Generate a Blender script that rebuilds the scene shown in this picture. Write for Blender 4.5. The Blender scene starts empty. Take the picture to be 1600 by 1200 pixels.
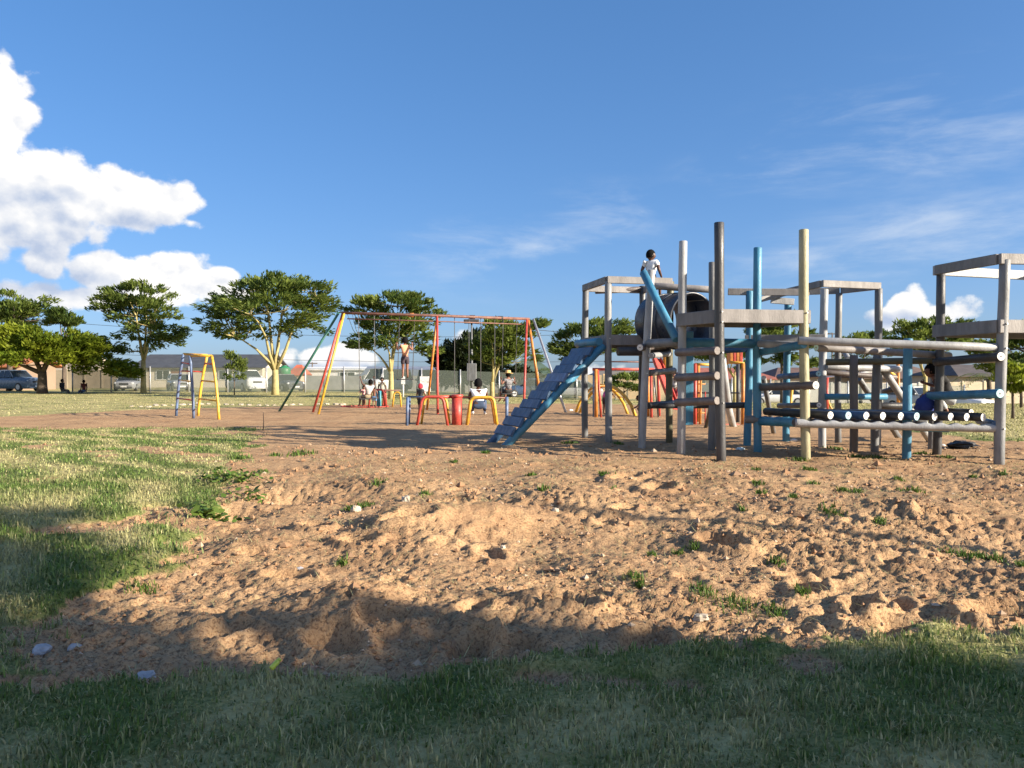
import bpy, math, random
import numpy as np
from mathutils import Vector, Matrix, noise as mnoise

R = math.radians
SC = bpy.context.scene
COL = SC.collection
random.seed(7)

# ------------------------------------------------------------------ camera
CAM_H = 1.25
FPX = 1232.0                      # focal length in pixels of the 1600 px wide photograph
cam_d = bpy.data.cameras.new('camera'); cam = bpy.data.objects.new('camera', cam_d); COL.objects.link(cam)
cam_d.sensor_width = 36; cam_d.lens = FPX / 1600 * 36
cam_d.clip_start = 0.05; cam_d.clip_end = 6000
cam.location = (0, 0, CAM_H); cam.rotation_euler = (R(90 - 0.56), 0, 0)
SC.camera = cam

# ------------------------------------------------------------------ sun
SUN_EL = R(19.0)
SUN_AZ = math.atan2(0.927, -0.375)            # compass style: x = sin, y = cos
to_sun = Vector((math.sin(SUN_AZ) * math.cos(SUN_EL), math.cos(SUN_AZ) * math.cos(SUN_EL), math.sin(SUN_EL)))
sl = bpy.data.lights.new('sun', 'SUN'); sun = bpy.data.objects.new('sun', sl); COL.objects.link(sun)
sl.energy = 4.2; sl.angle = R(0.8); sl.color = (1.0, 0.88, 0.71)
sun.rotation_euler = to_sun.to_track_quat('Z', 'Y').to_euler(); sun.location = (20, -15, 12)

# ------------------------------------------------------------------ world: physical sky with procedural clouds
W = bpy.data.worlds.new('World'); SC.world = W; W.use_nodes = True
wt = W.node_tree; wt.nodes.clear()
class NG:
    """tiny expression helper over a node tree"""
    def __init__(s, nt): s.nt = nt
    def n(s, t): return s.nt.nodes.new(t)
    def put(s, sock, v):
        if hasattr(v, 'is_linked') or hasattr(v, 'links'): s.nt.links.new(v, sock)
        else:
            try: sock.default_value = v
            except Exception: sock.default_value = (v[0], v[1], v[2], 1)
    def m(s, op, a, b=0.0, c=0.0, clamp=False):
        k = s.n('ShaderNodeMath'); k.operation = op; k.use_clamp = clamp
        for i, v in enumerate((a, b, c)): s.put(k.inputs[i], v)
        return k.outputs[0]
    def ramp(s, v, a, b, lo=0.0, hi=1.0, smooth=True):
        k = s.n('ShaderNodeMapRange'); k.interpolation_type = 'SMOOTHSTEP' if smooth else 'LINEAR'
        for i, x in enumerate((v, a, b, lo, hi)): s.put(k.inputs[i], x)
        return k.outputs[0]
    def noise(s, vec, scale, detail=4, rough=0.5, dist=0.0, lac=2.0):
        k = s.n('ShaderNodeTexNoise'); s.put(k.inputs['Vector'], vec); k.inputs['Scale'].default_value = scale
        k.inputs['Detail'].default_value = detail; k.inputs['Roughness'].default_value = rough
        k.inputs['Distortion'].default_value = dist; k.inputs['Lacunarity'].default_value = lac
        return k.outputs[0]
    def voronoi(s, vec, scale, feature='F1'):
        k = s.n('ShaderNodeTexVoronoi'); k.feature = feature; s.put(k.inputs['Vector'], vec); k.inputs['Scale'].default_value = scale
        return k.outputs[0]
    def mix(s, f, a, b, blend='MIX'):
        k = s.n('ShaderNodeMix'); k.data_type = 'RGBA'; k.blend_type = blend
        s.put(k.inputs[0], f); s.put(k.inputs[6], a); s.put(k.inputs[7], b)
        return k.outputs[2]
    def xyz(s, x, y, z):
        k = s.n('ShaderNodeCombineXYZ')
        for i, v in enumerate((x, y, z)): s.put(k.inputs[i], v)
        return k.outputs[0]
    def sep(s, v):
        k = s.n('ShaderNodeSeparateXYZ'); s.put(k.inputs[0], v); return k.outputs
    def vadd(s, a, b):
        k = s.n('ShaderNodeVectorMath'); k.operation = 'ADD'; s.put(k.inputs[0], a); s.put(k.inputs[1], b); return k.outputs[0]
    def vmul(s, a, b):
        k = s.n('ShaderNodeVectorMath'); k.operation = 'MULTIPLY'; s.put(k.inputs[0], a); s.put(k.inputs[1], b); return k.outputs[0]
g = NG(wt)
sky = g.n('ShaderNodeTexSky'); sky.sky_type = 'NISHITA'; sky.sun_disc = False
sky.sun_elevation = SUN_EL; sky.sun_rotation = SUN_AZ
sky.altitude = 1200; sky.air_density = 1.0; sky.dust_density = 2.6; sky.ozone_density = 4.0
SKY_STRENGTH = 0.055
skyc = g.vmul(sky.outputs[0], (SKY_STRENGTH,) * 3)
dirv = g.n('ShaderNodeTexCoord').outputs['Generated']
dx, dy, dz = g.sep(dirv)
az = g.m('ARCTAN2', dx, dy); el = g.m('ARCSINE', dz)
def azel(px, py):
    v = Vector(((px - 800) / FPX, 1, (588 - py) / FPX)).normalized()
    return math.atan2(v.x, v.y), math.asin(v.z)
def vm(op, a, b=None, c=None):
    k = g.n('ShaderNodeVectorMath'); k.operation = op; g.put(k.inputs[0], a)
    if b is not None: g.put(k.inputs[1], b)
    if c is not None: g.put(k.inputs[2], c)
    return k.outputs['Value'] if op == 'LENGTH' else k.outputs[0]
ae = g.xyz(az, el, 0.0)
def heap(blobs, soft):
    """union of soft ellipses in azimuth / elevation: positive inside"""
    tot = None
    for (px, py, rx, ry) in blobs:
        ca, ce = azel(px, py); ra, re = rx / FPX * 0.9, ry / FPX * 0.95
        q = vm('LENGTH', vm('MULTIPLY_ADD', ae, (1 / ra, 1 / re, 0), (-ca / ra, -ce / re, 0)))
        k = min(1.0, ry / 60.0) * 0.8 + 0.2
        f = g.m('MULTIPLY_ADD', q, -k, k)
        tot = f if tot is None else g.m('SMOOTH_MAX', tot, f, soft)
    return tot
BL = [(-40, 190, 95, 110), (-60, 290, 150, 110), (70, 292, 95, 62), (190, 312, 95, 52), (268, 322, 52, 38), (298, 348, 40, 13),
      (0, 352, 200, 30), (75, 402, 40, 32), (160, 425, 62, 38), (255, 438, 80, 52), (330, 448, 52, 32), (120, 462, 190, 22), (380, 462, 44, 16),
      (520, 560, 90, 28), (720, 530, 34, 22), (1425, 475, 34, 30), (1480, 490, 48, 24), (1395, 500, 60, 16), (930, 580, 50, 14)]
GREY = [(60, 318, 110, 26), (180, 345, 130, 20), (20, 440, 120, 60), (120, 440, 60, 26), (60, 375, 150, 22), (1400, 500, 60, 14), (520, 575, 90, 12)]
p = vm('MULTIPLY_ADD', ae, (1, 1.15, 0), (0, 0, 0.31))
wn = g.n('ShaderNodeTexNoise'); g.put(wn.inputs['Vector'], p); wn.inputs['Scale'].default_value = 20; wn.inputs['Detail'].default_value = 2
pw = vm('MULTIPLY_ADD', wn.outputs['Color'], (0.025, 0.025, 0), p)
nA = g.noise(p, 16, 9, 0.62); nB = g.noise(g.vadd(p, (0.006, 0.013, 0)), 16, 5, 0.57)
vA = g.voronoi(pw, 36); vB = g.voronoi(g.vadd(pw, (0.004, 0.010, 0)), 36)
body = heap(BL, 0.12)
# other cumulus heaps outside the view, cover widened to neutralise the blue fill light
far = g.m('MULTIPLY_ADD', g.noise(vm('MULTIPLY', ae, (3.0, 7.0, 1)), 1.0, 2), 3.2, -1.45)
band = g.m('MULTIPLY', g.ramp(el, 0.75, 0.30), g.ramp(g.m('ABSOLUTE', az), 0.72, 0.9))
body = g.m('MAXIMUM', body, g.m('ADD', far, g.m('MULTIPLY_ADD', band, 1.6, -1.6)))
nz = g.m('MULTIPLY_ADD', g.m('SUBTRACT', nA, 0.5), 0.95, g.m('MULTIPLY', g.m('SUBTRACT', 0.45, vA), 0.42))
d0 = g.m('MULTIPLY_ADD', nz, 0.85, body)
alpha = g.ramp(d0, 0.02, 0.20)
rel = g.m('ADD', g.m('MULTIPLY', g.m('SUBTRACT', nA, nB), 2.6), g.m('MULTIPLY', g.m('SUBTRACT', vB, vA), 0.9))
und = g.ramp(g.m('MULTIPLY_ADD', nz, 0.5, heap(GREY, 0.25)), -0.30, 0.40)
lit = g.m('SUBTRACT', g.m('ADD', 0.98, g.m('MULTIPLY', rel, 0.8)), g.m('MULTIPLY', und, 0.72), clamp=True)
CLOUD = 0.36
cl_col = g.mix(lit, (0.165, 0.195, 0.255, 1), (CLOUD * 1.05, CLOUD * 1.02, CLOUD * 0.97, 1))
# thin high cloud
pc = g.vmul(dirv, (1.0, 1.0, 3.4))
wc = g.n('ShaderNodeTexNoise'); g.put(wc.inputs['Vector'], pc); wc.inputs['Scale'].default_value = 2.2; wc.inputs['Detail'].default_value = 2
pc = vm('MULTIPLY_ADD', wc.outputs['Color'], (0.5, 0.25, 0), pc)
ci = g.noise(pc, 5.2, 7, 0.62)
patch = g.noise(g.vadd(dirv, (0.35, 0.0, 0.42)), 2.6, 1)
inview = heap([(800, 400, 230, 70), (940, 335, 130, 50), (1230, 265, 170, 50), (1440, 200, 260, 90), (1480, 370, 260, 70), (1250, 420, 260, 50)], 0.3)
pm_ = g.m('MAXIMUM', g.ramp(inview, -0.35, 0.7), g.m('MULTIPLY', g.ramp(patch, 0.42, 0.64), g.ramp(g.m('ABSOLUTE', az), 0.66, 0.9)))
cir = g.m('MULTIPLY', g.ramp(ci, 0.42, 0.82), pm_)
cir = g.m('MULTIPLY', cir, 0.6)
hs = g.n('ShaderNodeHueSaturation'); g.put(hs.inputs['Color'], skyc); hs.inputs['Saturation'].default_value = 1.18
gm = g.n('ShaderNodeGamma'); g.put(gm.inputs[0], hs.outputs[0]); gm.inputs[1].default_value = 0.62
skyg = g.vmul(gm.outputs[0], (0.405, 0.485, 0.635))
c1 = g.mix(cir, skyg, (CLOUD * 0.74, CLOUD * 0.80, CLOUD * 0.88, 1))
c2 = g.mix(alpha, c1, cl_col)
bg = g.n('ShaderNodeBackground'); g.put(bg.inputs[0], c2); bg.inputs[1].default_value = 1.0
wo = g.n('ShaderNodeOutputWorld'); wt.links.new(bg.outputs[0], wo.inputs[0])

W.cycles.sampling_method = 'MANUAL'; W.cycles.sample_map_resolution = 512
# ------------------------------------------------------------------ exposure
SC.view_settings.view_transform = 'Standard'; SC.view_settings.look = 'None'
SC.view_settings.exposure = 1.62; SC.view_settings.gamma = 1.0
try: SC.view_settings.use_curve_mapping = False
except Exception: pass
SC.cycles.max_bounces = 6; SC.cycles.transparent_max_bounces = 12; SC.cycles.use_denoising = True
SC.cycles.caustics_reflective = False; SC.cycles.caustics_refractive = False

# ------------------------------------------------------------------ helpers
def PX(px, d): return (px - 800) / FPX * d
def P(px, py, d): return Vector((PX(px, d), d, CAM_H + (588 - py) / FPX * d))
def DG(py): return CAM_H * FPX / (py - 588)          # distance of a ground point seen at row py

def link(o, parent=None):
    COL.objects.link(o)
    if parent is not None: o.parent = parent
    return o
def tag(o, label=None, cat=None, group=None, kind=None):
    if label: o['label'] = label
    if cat: o['category'] = cat
    if group: o['group'] = group
    if kind: o['kind'] = kind
    return o
def empty(name, loc=(0, 0, 0), rz=0.0, label=None, cat=None, group=None):
    o = bpy.data.objects.new(name, None); o.location = loc; o.rotation_euler = (0, 0, rz); o.empty_display_size = 0.2
    COL.objects.link(o); return tag(o, label, cat, group)

class MB:
    def __init__(s): s.v = []; s.f = []; s.mi = []; s.sm = []
    def add(s, verts, faces, mi=0, smooth=True):
        b = len(s.v); s.v.extend([tuple(x) for x in verts])
        for f in faces: s.f.append([i + b for i in f]); s.mi.append(mi); s.sm.append(smooth)
    def tube(s, pts, rad, n=10, cap=True, capmi=None, mi=0, bev=0.0):
        pts = [Vector(p) for p in pts]
        if not hasattr(rad, '__len__'): rad = [rad] * len(pts)
        rad = list(rad)
        if bev > 0 and cap:          # small rounded rim at both ends
            a = (pts[1] - pts[0]).normalized(); b = (pts[-2] - pts[-1]).normalized()
            pts = [pts[0]] + [pts[0] + a * bev] + pts[1:-1] + [pts[-1] + b * bev] + [pts[-1]]
            rad = [rad[0] - bev] + rad[:1] + rad[1:-1] + rad[-1:] + [rad[-1] - bev]
        V = []; F = []; t0 = (pts[1] - pts[0]).normalized()
        up = Vector((0, 0, 1)) if abs(t0.z) < 0.95 else Vector((0, 1, 0))
        x = t0.cross(up).normalized()
        for i, p in enumerate(pts):
            t = (pts[min(i + 1, len(pts) - 1)] - pts[max(i - 1, 0)]).normalized()
            x = (x - t * x.dot(t)).normalized(); y = t.cross(x)
            for k in range(n):
                a = 2 * math.pi * k / n
                V.append(p + (x * math.cos(a) + y * math.sin(a)) * rad[i])
        for i in range(len(pts) - 1):
            for k in range(n):
                a, b = i * n + k, i * n + (k + 1) % n
                F.append((a, b, b + n, a + n))
        s.add(V, F, mi)
        if cap:
            cm = mi if capmi is None else capmi
            base = len(s.v) - len(V)
            for idx in ([base + k for k in range(n)][::-1], [base + (len(pts) - 1) * n + k for k in range(n)]):
                s.f.append(idx); s.mi.append(cm); s.sm.append(False)
    def box(s, c, size, rz=0.0, M=None, mi=0, bev=0.0):
        hx, hy, hz = size[0] / 2, size[1] / 2, size[2] / 2
        if M is None: M = Matrix.Rotation(rz, 3, 'Z')
        c = Vector(c)
        if bev <= 0:
            V = [c + M @ Vector((a * hx, b * hy, e * hz)) for a in (-1, 1) for b in (-1, 1) for e in (-1, 1)]
            s.add(V, [(0, 1, 3, 2), (4, 6, 7, 5), (0, 4, 5, 1), (2, 3, 7, 6), (0, 2, 6, 4), (1, 5, 7, 3)], mi, False)
            return
        # chamfered box: 24 vertices
        V = []; ids = {}
        for a in (-1, 1):
            for b in (-1, 1):
                for e in (-1, 1):
                    for ax in range(3):
                        q = [a * (hx - bev), b * (hy - bev), e * (hz - bev)]
                        q[ax] = (a * hx, b * hy, e * hz)[ax]
                        ids[(a, b, e, ax)] = len(V); V.append(c + M @ Vector(q))
        F = []
        def quad(l, nrm):
            q = [V[i] for i in l]; nn = (q[1] - q[0]).cross(q[2] - q[0])
            F.append(l if nn.dot(M @ Vector(nrm)) > 0 else l[::-1])
        S = (-1, 1)
        for e in S:
            quad([ids[(e, -1, -1, 0)], ids[(e, 1, -1, 0)], ids[(e, 1, 1, 0)], ids[(e, -1, 1, 0)]], (e, 0, 0))
            quad([ids[(-1, e, -1, 1)], ids[(1, e, -1, 1)], ids[(1, e, 1, 1)], ids[(-1, e, 1, 1)]], (0, e, 0))
            quad([ids[(-1, -1, e, 2)], ids[(1, -1, e, 2)], ids[(1, 1, e, 2)], ids[(-1, 1, e, 2)]], (0, 0, e))
        for a in S:
            for b in S:
                quad([ids[(a, b, -1, 0)], ids[(a, b, 1, 0)], ids[(a, b, 1, 1)], ids[(a, b, -1, 1)]], (a, b, 0))
                quad([ids[(a, -1, b, 0)], ids[(a, 1, b, 0)], ids[(a, 1, b, 2)], ids[(a, -1, b, 2)]], (a, 0, b))
                quad([ids[(-1, a, b, 1)], ids[(1, a, b, 1)], ids[(1, a, b, 2)], ids[(-1, a, b, 2)]], (0, a, b))
        for a in S:
            for b in S:
                for e in S: quad([ids[(a, b, e, 0)], ids[(a, b, e, 1)], ids[(a, b, e, 2)]], (a, b, e))
        s.add(V, F, mi, False)
    def beam(s, p0, p1, w, h, mi=0, bev=0.006, up=(0, 0, 1)):
        """rectangular board from p0 to p1, h measured along up"""
        p0, p1 = Vector(p0), Vector(p1); x = (p1 - p0); L = x.length; x.normalize()
        y = Vector(up).cross(x).normalized(); z = x.cross(y)
        M = Matrix((x, y, z)).transposed()
        s.box((p0 + p1) / 2, (L, w, h), M=M, mi=mi, bev=bev)
    def ell(s, c, r, n=10, m=7, mi=0, M=None, fn=None):
        V = []; F = []; c = Vector(c)
        for j in range(m + 1):
            th = math.pi * j / m
            for k in range(n):
                a = 2 * math.pi * k / n
                q = Vector((math.sin(th) * math.cos(a), math.sin(th) * math.sin(a), math.cos(th)))
                if fn: q = fn(q)
                q = Vector((q.x * r[0], q.y * r[1], q.z * r[2]))
                V.append(c + (M @ q if M else q))
        for j in range(m):
            for k in range(n):
                F.append((j * n + k, (j + 1) * n + k, (j + 1) * n + (k + 1) % n, j * n + (k + 1) % n))
        s.add(V, F, mi)
    def loft(s, rings, mi=0, cap=True, smooth=True):
        n = len(rings[0]); V = [q for r in rings for q in r]; F = []
        for i in range(len(rings) - 1):
            for k in range(n):
                F.append((i * n + k, i * n + (k + 1) % n, (i + 1) * n + (k + 1) % n, (i + 1) * n + k))
        if cap: F.append(tuple(range(n))[::-1]); F.append(tuple((len(rings) - 1) * n + k for k in range(n)))
        s.add(V, F, mi, smooth)
    def mesh(s, name, mats):
        me = bpy.data.meshes.new(name); me.from_pydata(s.v, [], s.f)
        for m in (mats if isinstance(mats, (list, tuple)) else [mats]): me.materials.append(m)
        me.polygons.foreach_set('material_index', s.mi); me.polygons.foreach_set('use_smooth', s.sm)
        me.validate(); me.update(); return me
    def build(s, name, mats, parent=None):
        return link(bpy.data.objects.new(name, s.mesh(name, mats)), parent)

def npmesh(name, V, F, mat, smooth=False, attrs=None, parent=None):
    """fast mesh from numpy arrays; F is (n, k)"""
    me = bpy.data.meshes.new(name); nv, (nf, k) = len(V), F.shape
    me.vertices.add(nv); me.vertices.foreach_set('co', np.ascontiguousarray(V, np.float32).ravel())
    me.loops.add(nf * k); me.loops.foreach_set('vertex_index', np.ascontiguousarray(F, np.int32).ravel())
    me.polygons.add(nf); me.polygons.foreach_set('loop_start', np.arange(0, nf * k, k, dtype=np.int32))
    me.polygons.foreach_set('use_smooth', np.full(nf, smooth, bool))
    for an, arr in (attrs or {}).items():
        at = me.attributes.new(an, 'FLOAT_COLOR', 'POINT'); at.data.foreach_set('color', np.ascontiguousarray(arr, np.float32).ravel())
    me.materials.append(mat); me.update(calc_edges=True); me.validate()
    return link(bpy.data.objects.new(name, me), parent)

# ------------------------------------------------------------------ materials
def mat(name, col, rough=0.6, var=0.15, scale=6.0, bump=0.0, bscale=40.0, metal=0.0, spec=0.5, dirt=0.0, dirtcol=(0.25, 0.16, 0.09), stretch=(1, 1, 1)):
    m = bpy.data.materials.new(name); m.use_nodes = True; nt = m.node_tree; b = nt.nodes['Principled BSDF']; q = NG(nt)
    tc = q.vmul(q.n('ShaderNodeTexCoord').outputs['Object'], stretch)
    c = tuple(col) + (1,)
    f = q.noise(tc, scale, 5, 0.6)
    dark = tuple(x * (1 - var) for x in col) + (1,); light = tuple(min(1, x * (1 + var)) for x in col) + (1,)
    out = q.mix(q.ramp(f, 0.3, 0.7), dark, light)
    if dirt > 0:
        f2 = q.ramp(q.noise(tc, scale * 0.6 + 1.3, 6, 0.7), 0.48, 0.72, 0, dirt)
        out = q.mix(f2, out, tuple(dirtcol) + (1,))
    nt.links.new(out, b.inputs['Base Color'])
    rr = q.ramp(q.noise(tc, scale * 2.3, 3), 0.25, 0.75, max(0.05, rough - 0.1), min(1, rough + 0.1)); nt.links.new(rr, b.inputs['Roughness'])
    b.inputs['Metallic'].default_value = metal; b.inputs['Specular IOR Level'].default_value = spec
    if bump > 0:
        bn = q.n('ShaderNodeBump'); bn.inputs['Strength'].default_value = bump; bn.inputs['Distance'].default_value = 0.01
        q.put(bn.inputs['Height'], q.noise(tc, bscale, 5, 0.65)); nt.links.new(bn.outputs[0], b.inputs['Normal'])
    return m
def pole_mat(name, col, rough=0.48, var=0.14):
    return mat(name, col, rough, var + .08, 5.0, 0.5, 60, spec=0.45, dirt=0.55, dirtcol=tuple(0.45 * x + 0.05 for x in col), stretch=(1, 1, 0.3))
def paint(name, col, rough=0.38): return mat(name, col, rough + .1, 0.25, 7.0, 0.2, 50, dirt=0.6, dirtcol=(0.17, 0.085, 0.05))
M = {}
M['grey'] = pole_mat('weathered_grey_plastic', (0.20, 0.205, 0.212))
M['lgrey'] = pole_mat('pale_grey_plastic', (0.33, 0.335, 0.34))
M['mgrey'] = pole_mat('mid_grey_plastic', (0.142, 0.146, 0.152))
M['dgrey'] = pole_mat('dark_grey_plastic', (0.055, 0.055, 0.058), 0.42)
M['black'] = pole_mat('black_plastic', (0.03, 0.029, 0.029), 0.45)
M['brown'] = pole_mat('grey_brown_plastic', (0.13, 0.108, 0.10))
M['olive'] = pole_mat('olive_plastic', (0.11, 0.10, 0.055))
M['cream'] = pole_mat('cream_plastic', (0.34, 0.31, 0.185))
M['blue'] = pole_mat('blue_plastic', (0.05, 0.20, 0.32))
M['navy'] = pole_mat('deep_blue_plastic', (0.03, 0.08, 0.165), 0.5)
M['plank'] = pole_mat('weathered_plank', (0.225, 0.21, 0.203), 0.6)
M['plankg'] = pole_mat('grey_plank', (0.165, 0.162, 0.162), 0.6)
M['drum'] = mat('dark_blue_drum', (0.022, 0.028, 0.045), 0.35, 0.25, 4, 0.2, 20, dirt=0.2, dirtcol=(0.2, 0.19, 0.18))
M['caps'] = mat('sawn_end_white', (0.72, 0.70, 0.66), 0.6, 0.25, 26, 0.2, 60)
M['capsb'] = mat('sawn_end_blue', (0.40, 0.62, 0.66), 0.6, 0.2, 26, 0.2, 60)
M['hole'] = mat('dark_core', (0.24, 0.225, 0.21), 0.8)
M['bolt'] = mat('steel_bolt', (0.55, 0.54, 0.52), 0.35, 0.1, 10, metal=0.9)
M['red'] = paint('red_paint', (0.43, 0.055, 0.04)); M['yellow'] = paint('yellow_paint', (0.60, 0.34, 0.035)); M['orange'] = paint('orange_paint', (0.50, 0.19, 0.035))
M['pblue'] = paint('dull_blue_paint', (0.09, 0.14, 0.25)); M['green'] = paint('green_paint', (0.03, 0.13, 0.10)); M['teal'] = paint('teal_paint', (0.05, 0.26, 0.33))
M['white'] = paint('white_paint', (0.74, 0.74, 0.73)); M['galv'] = mat('galvanised_steel', (0.42, 0.43, 0.44), 0.45, 0.15, 8, metal=0.5)
M['rust'] = mat('rusty_pipe', (0.16, 0.075, 0.055), 0.6, 0.3, 6, 0.2, 40); M['chain'] = mat('chain_steel', (0.10, 0.10, 0.10), 0.5, metal=0.6)
M['rubber'] = mat('black_rubber', (0.025, 0.025, 0.026), 0.75, 0.2, 10)
M['stone'] = mat('pale_stone', (0.40, 0.39, 0.40), 0.85, 0.25, 14, 0.5, 30); M['kerb'] = mat('kerb_stone', (0.42, 0.36, 0.28), 0.9, 0.2, 4, 0.4, 12)
M['bark_y'] = mat('fever_tree_bark', (0.36, 0.30, 0.13), 0.8, 0.3, 3, 0.5, 14, dirt=0.45, dirtcol=(0.22, 0.17, 0.07))
M['bark_d'] = mat('dark_bark', (0.10, 0.075, 0.055), 0.9, 0.3, 4, 0.6, 14)
M['glass'] = mat('car_glass', (0.02, 0.025, 0.03), 0.12, 0.1, 3, spec=0.6); M['lamp'] = mat('headlamp', (0.7, 0.72, 0.74), 0.12, 0.05, 5)
M['wall_conc'] = mat('grey_precast_wall', (0.30, 0.295, 0.285), 0.9, 0.15, 1.2, 0.2, 8)

def leaf_mat(name, c0, c1, trans=0.35):
    m = bpy.data.materials.new(name); m.use_nodes = True; nt = m.node_tree; q = NG(nt); b = nt.nodes['Principled BSDF']
    at = q.n('ShaderNodeAttribute'); at.attribute_name = 'tint'
    r, gg, bb = q.sep(at.outputs['Vector'])
    col = q.mix(r, tuple(c0) + (1,), tuple(c1) + (1,))
    k = q.n('ShaderNodeHueSaturation'); q.put(k.inputs['Color'], col); q.put(k.inputs['Value'], gg); col = k.outputs[0]
    nt.links.new(col, b.inputs['Base Color']); b.inputs['Roughness'].default_value = 0.55; b.inputs['Specular IOR Level'].default_value = 0.25
    tr = q.n('ShaderNodeBsdfTranslucent'); nt.links.new(col, tr.inputs[0])
    mx = q.n('ShaderNodeMixShader'); mx.inputs[0].default_value = trans
    nt.links.new(b.outputs[0], mx.inputs[1]); nt.links.new(tr.outputs[0], mx.inputs[2])
    nt.links.new(mx.outputs[0], nt.nodes['Material Output'].inputs[0]); return m
M['leaf_fever'] = leaf_mat('fever_tree_leaves', (0.050, 0.092, 0.020), (0.22, 0.27, 0.055), 0.5)
M['leaf_bright'] = leaf_mat('bright_tree_leaves', (0.10, 0.155, 0.014), (0.28, 0.32, 0.03), 0.45)
M['leaf_dark'] = leaf_mat('dark_tree_leaves', (0.010, 0.018, 0.008), (0.035, 0.05, 0.015), 0.2)
M['leaf_palm'] = leaf_mat('palm_leaves', (0.05, 0.09, 0.02), (0.16, 0.20, 0.05))
M['blade'] = leaf_mat('grass_blades', (0.115, 0.19, 0.04), (0.52, 0.46, 0.24), 0.35)
M['weed'] = leaf_mat('weed_leaves', (0.055, 0.12, 0.018), (0.15, 0.21, 0.04), 0.3)

# ------------------------------------------------------------------ numpy noise
_rs = np.random.RandomState(11)
_perm = _rs.permutation(512).astype(np.int64); _perm = np.concatenate([_perm, _perm, _perm])
_gr = _rs.uniform(0, 2 * np.pi, 512); _gx, _gy = np.cos(_gr), np.sin(_gr)
def pn(x, y, seed=0):
    xi = np.floor(x).astype(np.int64); yi = np.floor(y).astype(np.int64); xf = x - xi; yf = y - yi
    u = xf * xf * xf * (xf * (xf * 6 - 15) + 10); v = yf * yf * yf * (yf * (yf * 6 - 15) + 10)
    def gd(i, j, a, b):
        h = _perm[(_perm[(i + seed * 37) & 511] + j) & 511]; return _gx[h] * a + _gy[h] * b
    a = gd(xi, yi, xf, yf); b = gd(xi + 1, yi, xf - 1, yf); c = gd(xi, yi + 1, xf, yf - 1); d = gd(xi + 1, yi + 1, xf - 1, yf - 1)
    return ((a + (b - a) * u) * (1 - v) + (c + (d - c) * u) * v) * 1.5
def fbm(x, y, f, octv, seed=0, gain=0.5):
    t = 0; a = 1.0; s = 0
    for i in range(octv): t = t + a * pn(x * f, y * f, seed + i); s += a; a *= gain; f *= 2.03
    return t / s
def sst(x, a, b):
    t = np.clip((x - a) / (b - a), 0, 1); return t * t * (3 - 2 * t)

# ------------------------------------------------------------------ ground zones and relief
def zones(x, y):
    """grass amount 0..1, dryness 0..1"""
    x = np.asarray(x, float); y = np.asarray(y, float)
    w = fbm(x, y, 0.9, 4, 3) * 0.45 + fbm(x, y, 4.5, 3, 9) * 0.10
    front = sst(3.43 + 0.165 * np.clip(x, -4, 6) + w * 0.8 + fbm(x, y, 3.1, 4, 71, 0.65) * 0.35 - y, -0.14, 0.16)
    lb = np.interp(y, [0, 3.6, 4.2, 5, 6.1, 7.3, 10.1, 15.1, 18.3, 19], [-1.6, -2.35, -2.5, -2.4, -2.5, -2.75, -3.5, -5.0, -5.9, -6.2])
    left = sst(lb + w * 0.9 + fbm(x, y, 2.6, 4, 73, 0.65) * 0.5 - x, -0.2, 0.25) * sst(18.9 + w * 1.5 - y, -0.3, 0.4)
    fb = np.interp(x, [-60, -16, -14, -9, -4, 2, 6, 9, 10, 40], [21, 22.5, 29, 33, 35, 36.5, 34, 29, 15.2, 14.2])
    far = sst(y - fb - w * 2.0, -0.5, 0.6)
    right = sst(x - (8.9 + 0.02 * (y - 15)) + w * 1.2, -0.3, 0.4) * sst(y - 14.9 - w, -0.4, 0.4)
    g_ = np.maximum(np.maximum(front, left), np.maximum(far, right))
    rows = np.sin((x * 0.69 + y * 0.72) * 6.2 + fbm(x, y, 0.5, 2, 5) * 5.0)
    dry = 0.32 + 0.42 * fbm(x, y, 0.7, 4, 21) + left * (0.26 * rows + 0.1)
    dry = dry + far * 0.30 + right * 0.1 + front * (0.10 + 0.55 * fbm(x, y, 1.7, 3, 95))
    bare = left * sst(fbm(x * 0.6 + y * 0.6, y * 1.1 - x * 0.9, 0.55, 3, 31) + 0.16 * rows, 0.14, 0.34)
    g_ = g_ * (1 - 0.75 * bare)
    fbare = front * sst(fbm(x, y, 1.1, 3, 77), 0.28, 0.5); g_ = g_ * (1 - 0.7 * fbare)
    return np.clip(g_, 0, 1), np.clip(dry, 0, 1)
_dr = np.random.RandomState(5)
DENTS = []
for i in range(330):
    yy = 3.7 + (_dr.rand() ** 1.3) * 11.0; xx = _dr.uniform(-0.72, 0.85) * (yy + 1.5)
    DENTS.append((xx, yy, _dr.uniform(0.045, 0.13), _dr.uniform(0.015, 0.05) * (1.0 if yy < 9 else 0.8), _dr.uniform(0, 6.28)))
for (px, py, r, a) in ((490, 828, .15, .10), (640, 818, .13, .08), (702, 802, .17, .11), (560, 852, .12, .06), (735, 1012, .13, .08), (520, 1000, .14, .08), (1012, 988, .12, .07), (880, 945, .13, .07), (1130, 852, .15, .08),
                       (1352, 946, .14, .08), (1565, 958, .15, .09), (1250, 892, .13, .06), (1300, 897, .12, .06), (1030, 770, .2, .08), (980, 752, .18, .07), (640, 835, .16, .07), (360, 985, .1, .05), (600, 975, .12, .06), (820, 1005, .1, .06)):
    d_ = CAM_H * FPX / (py - 588); DENTS.append(((px - 800) / FPX * d_, d_, r, a, 0.3 + px * .01))
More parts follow.
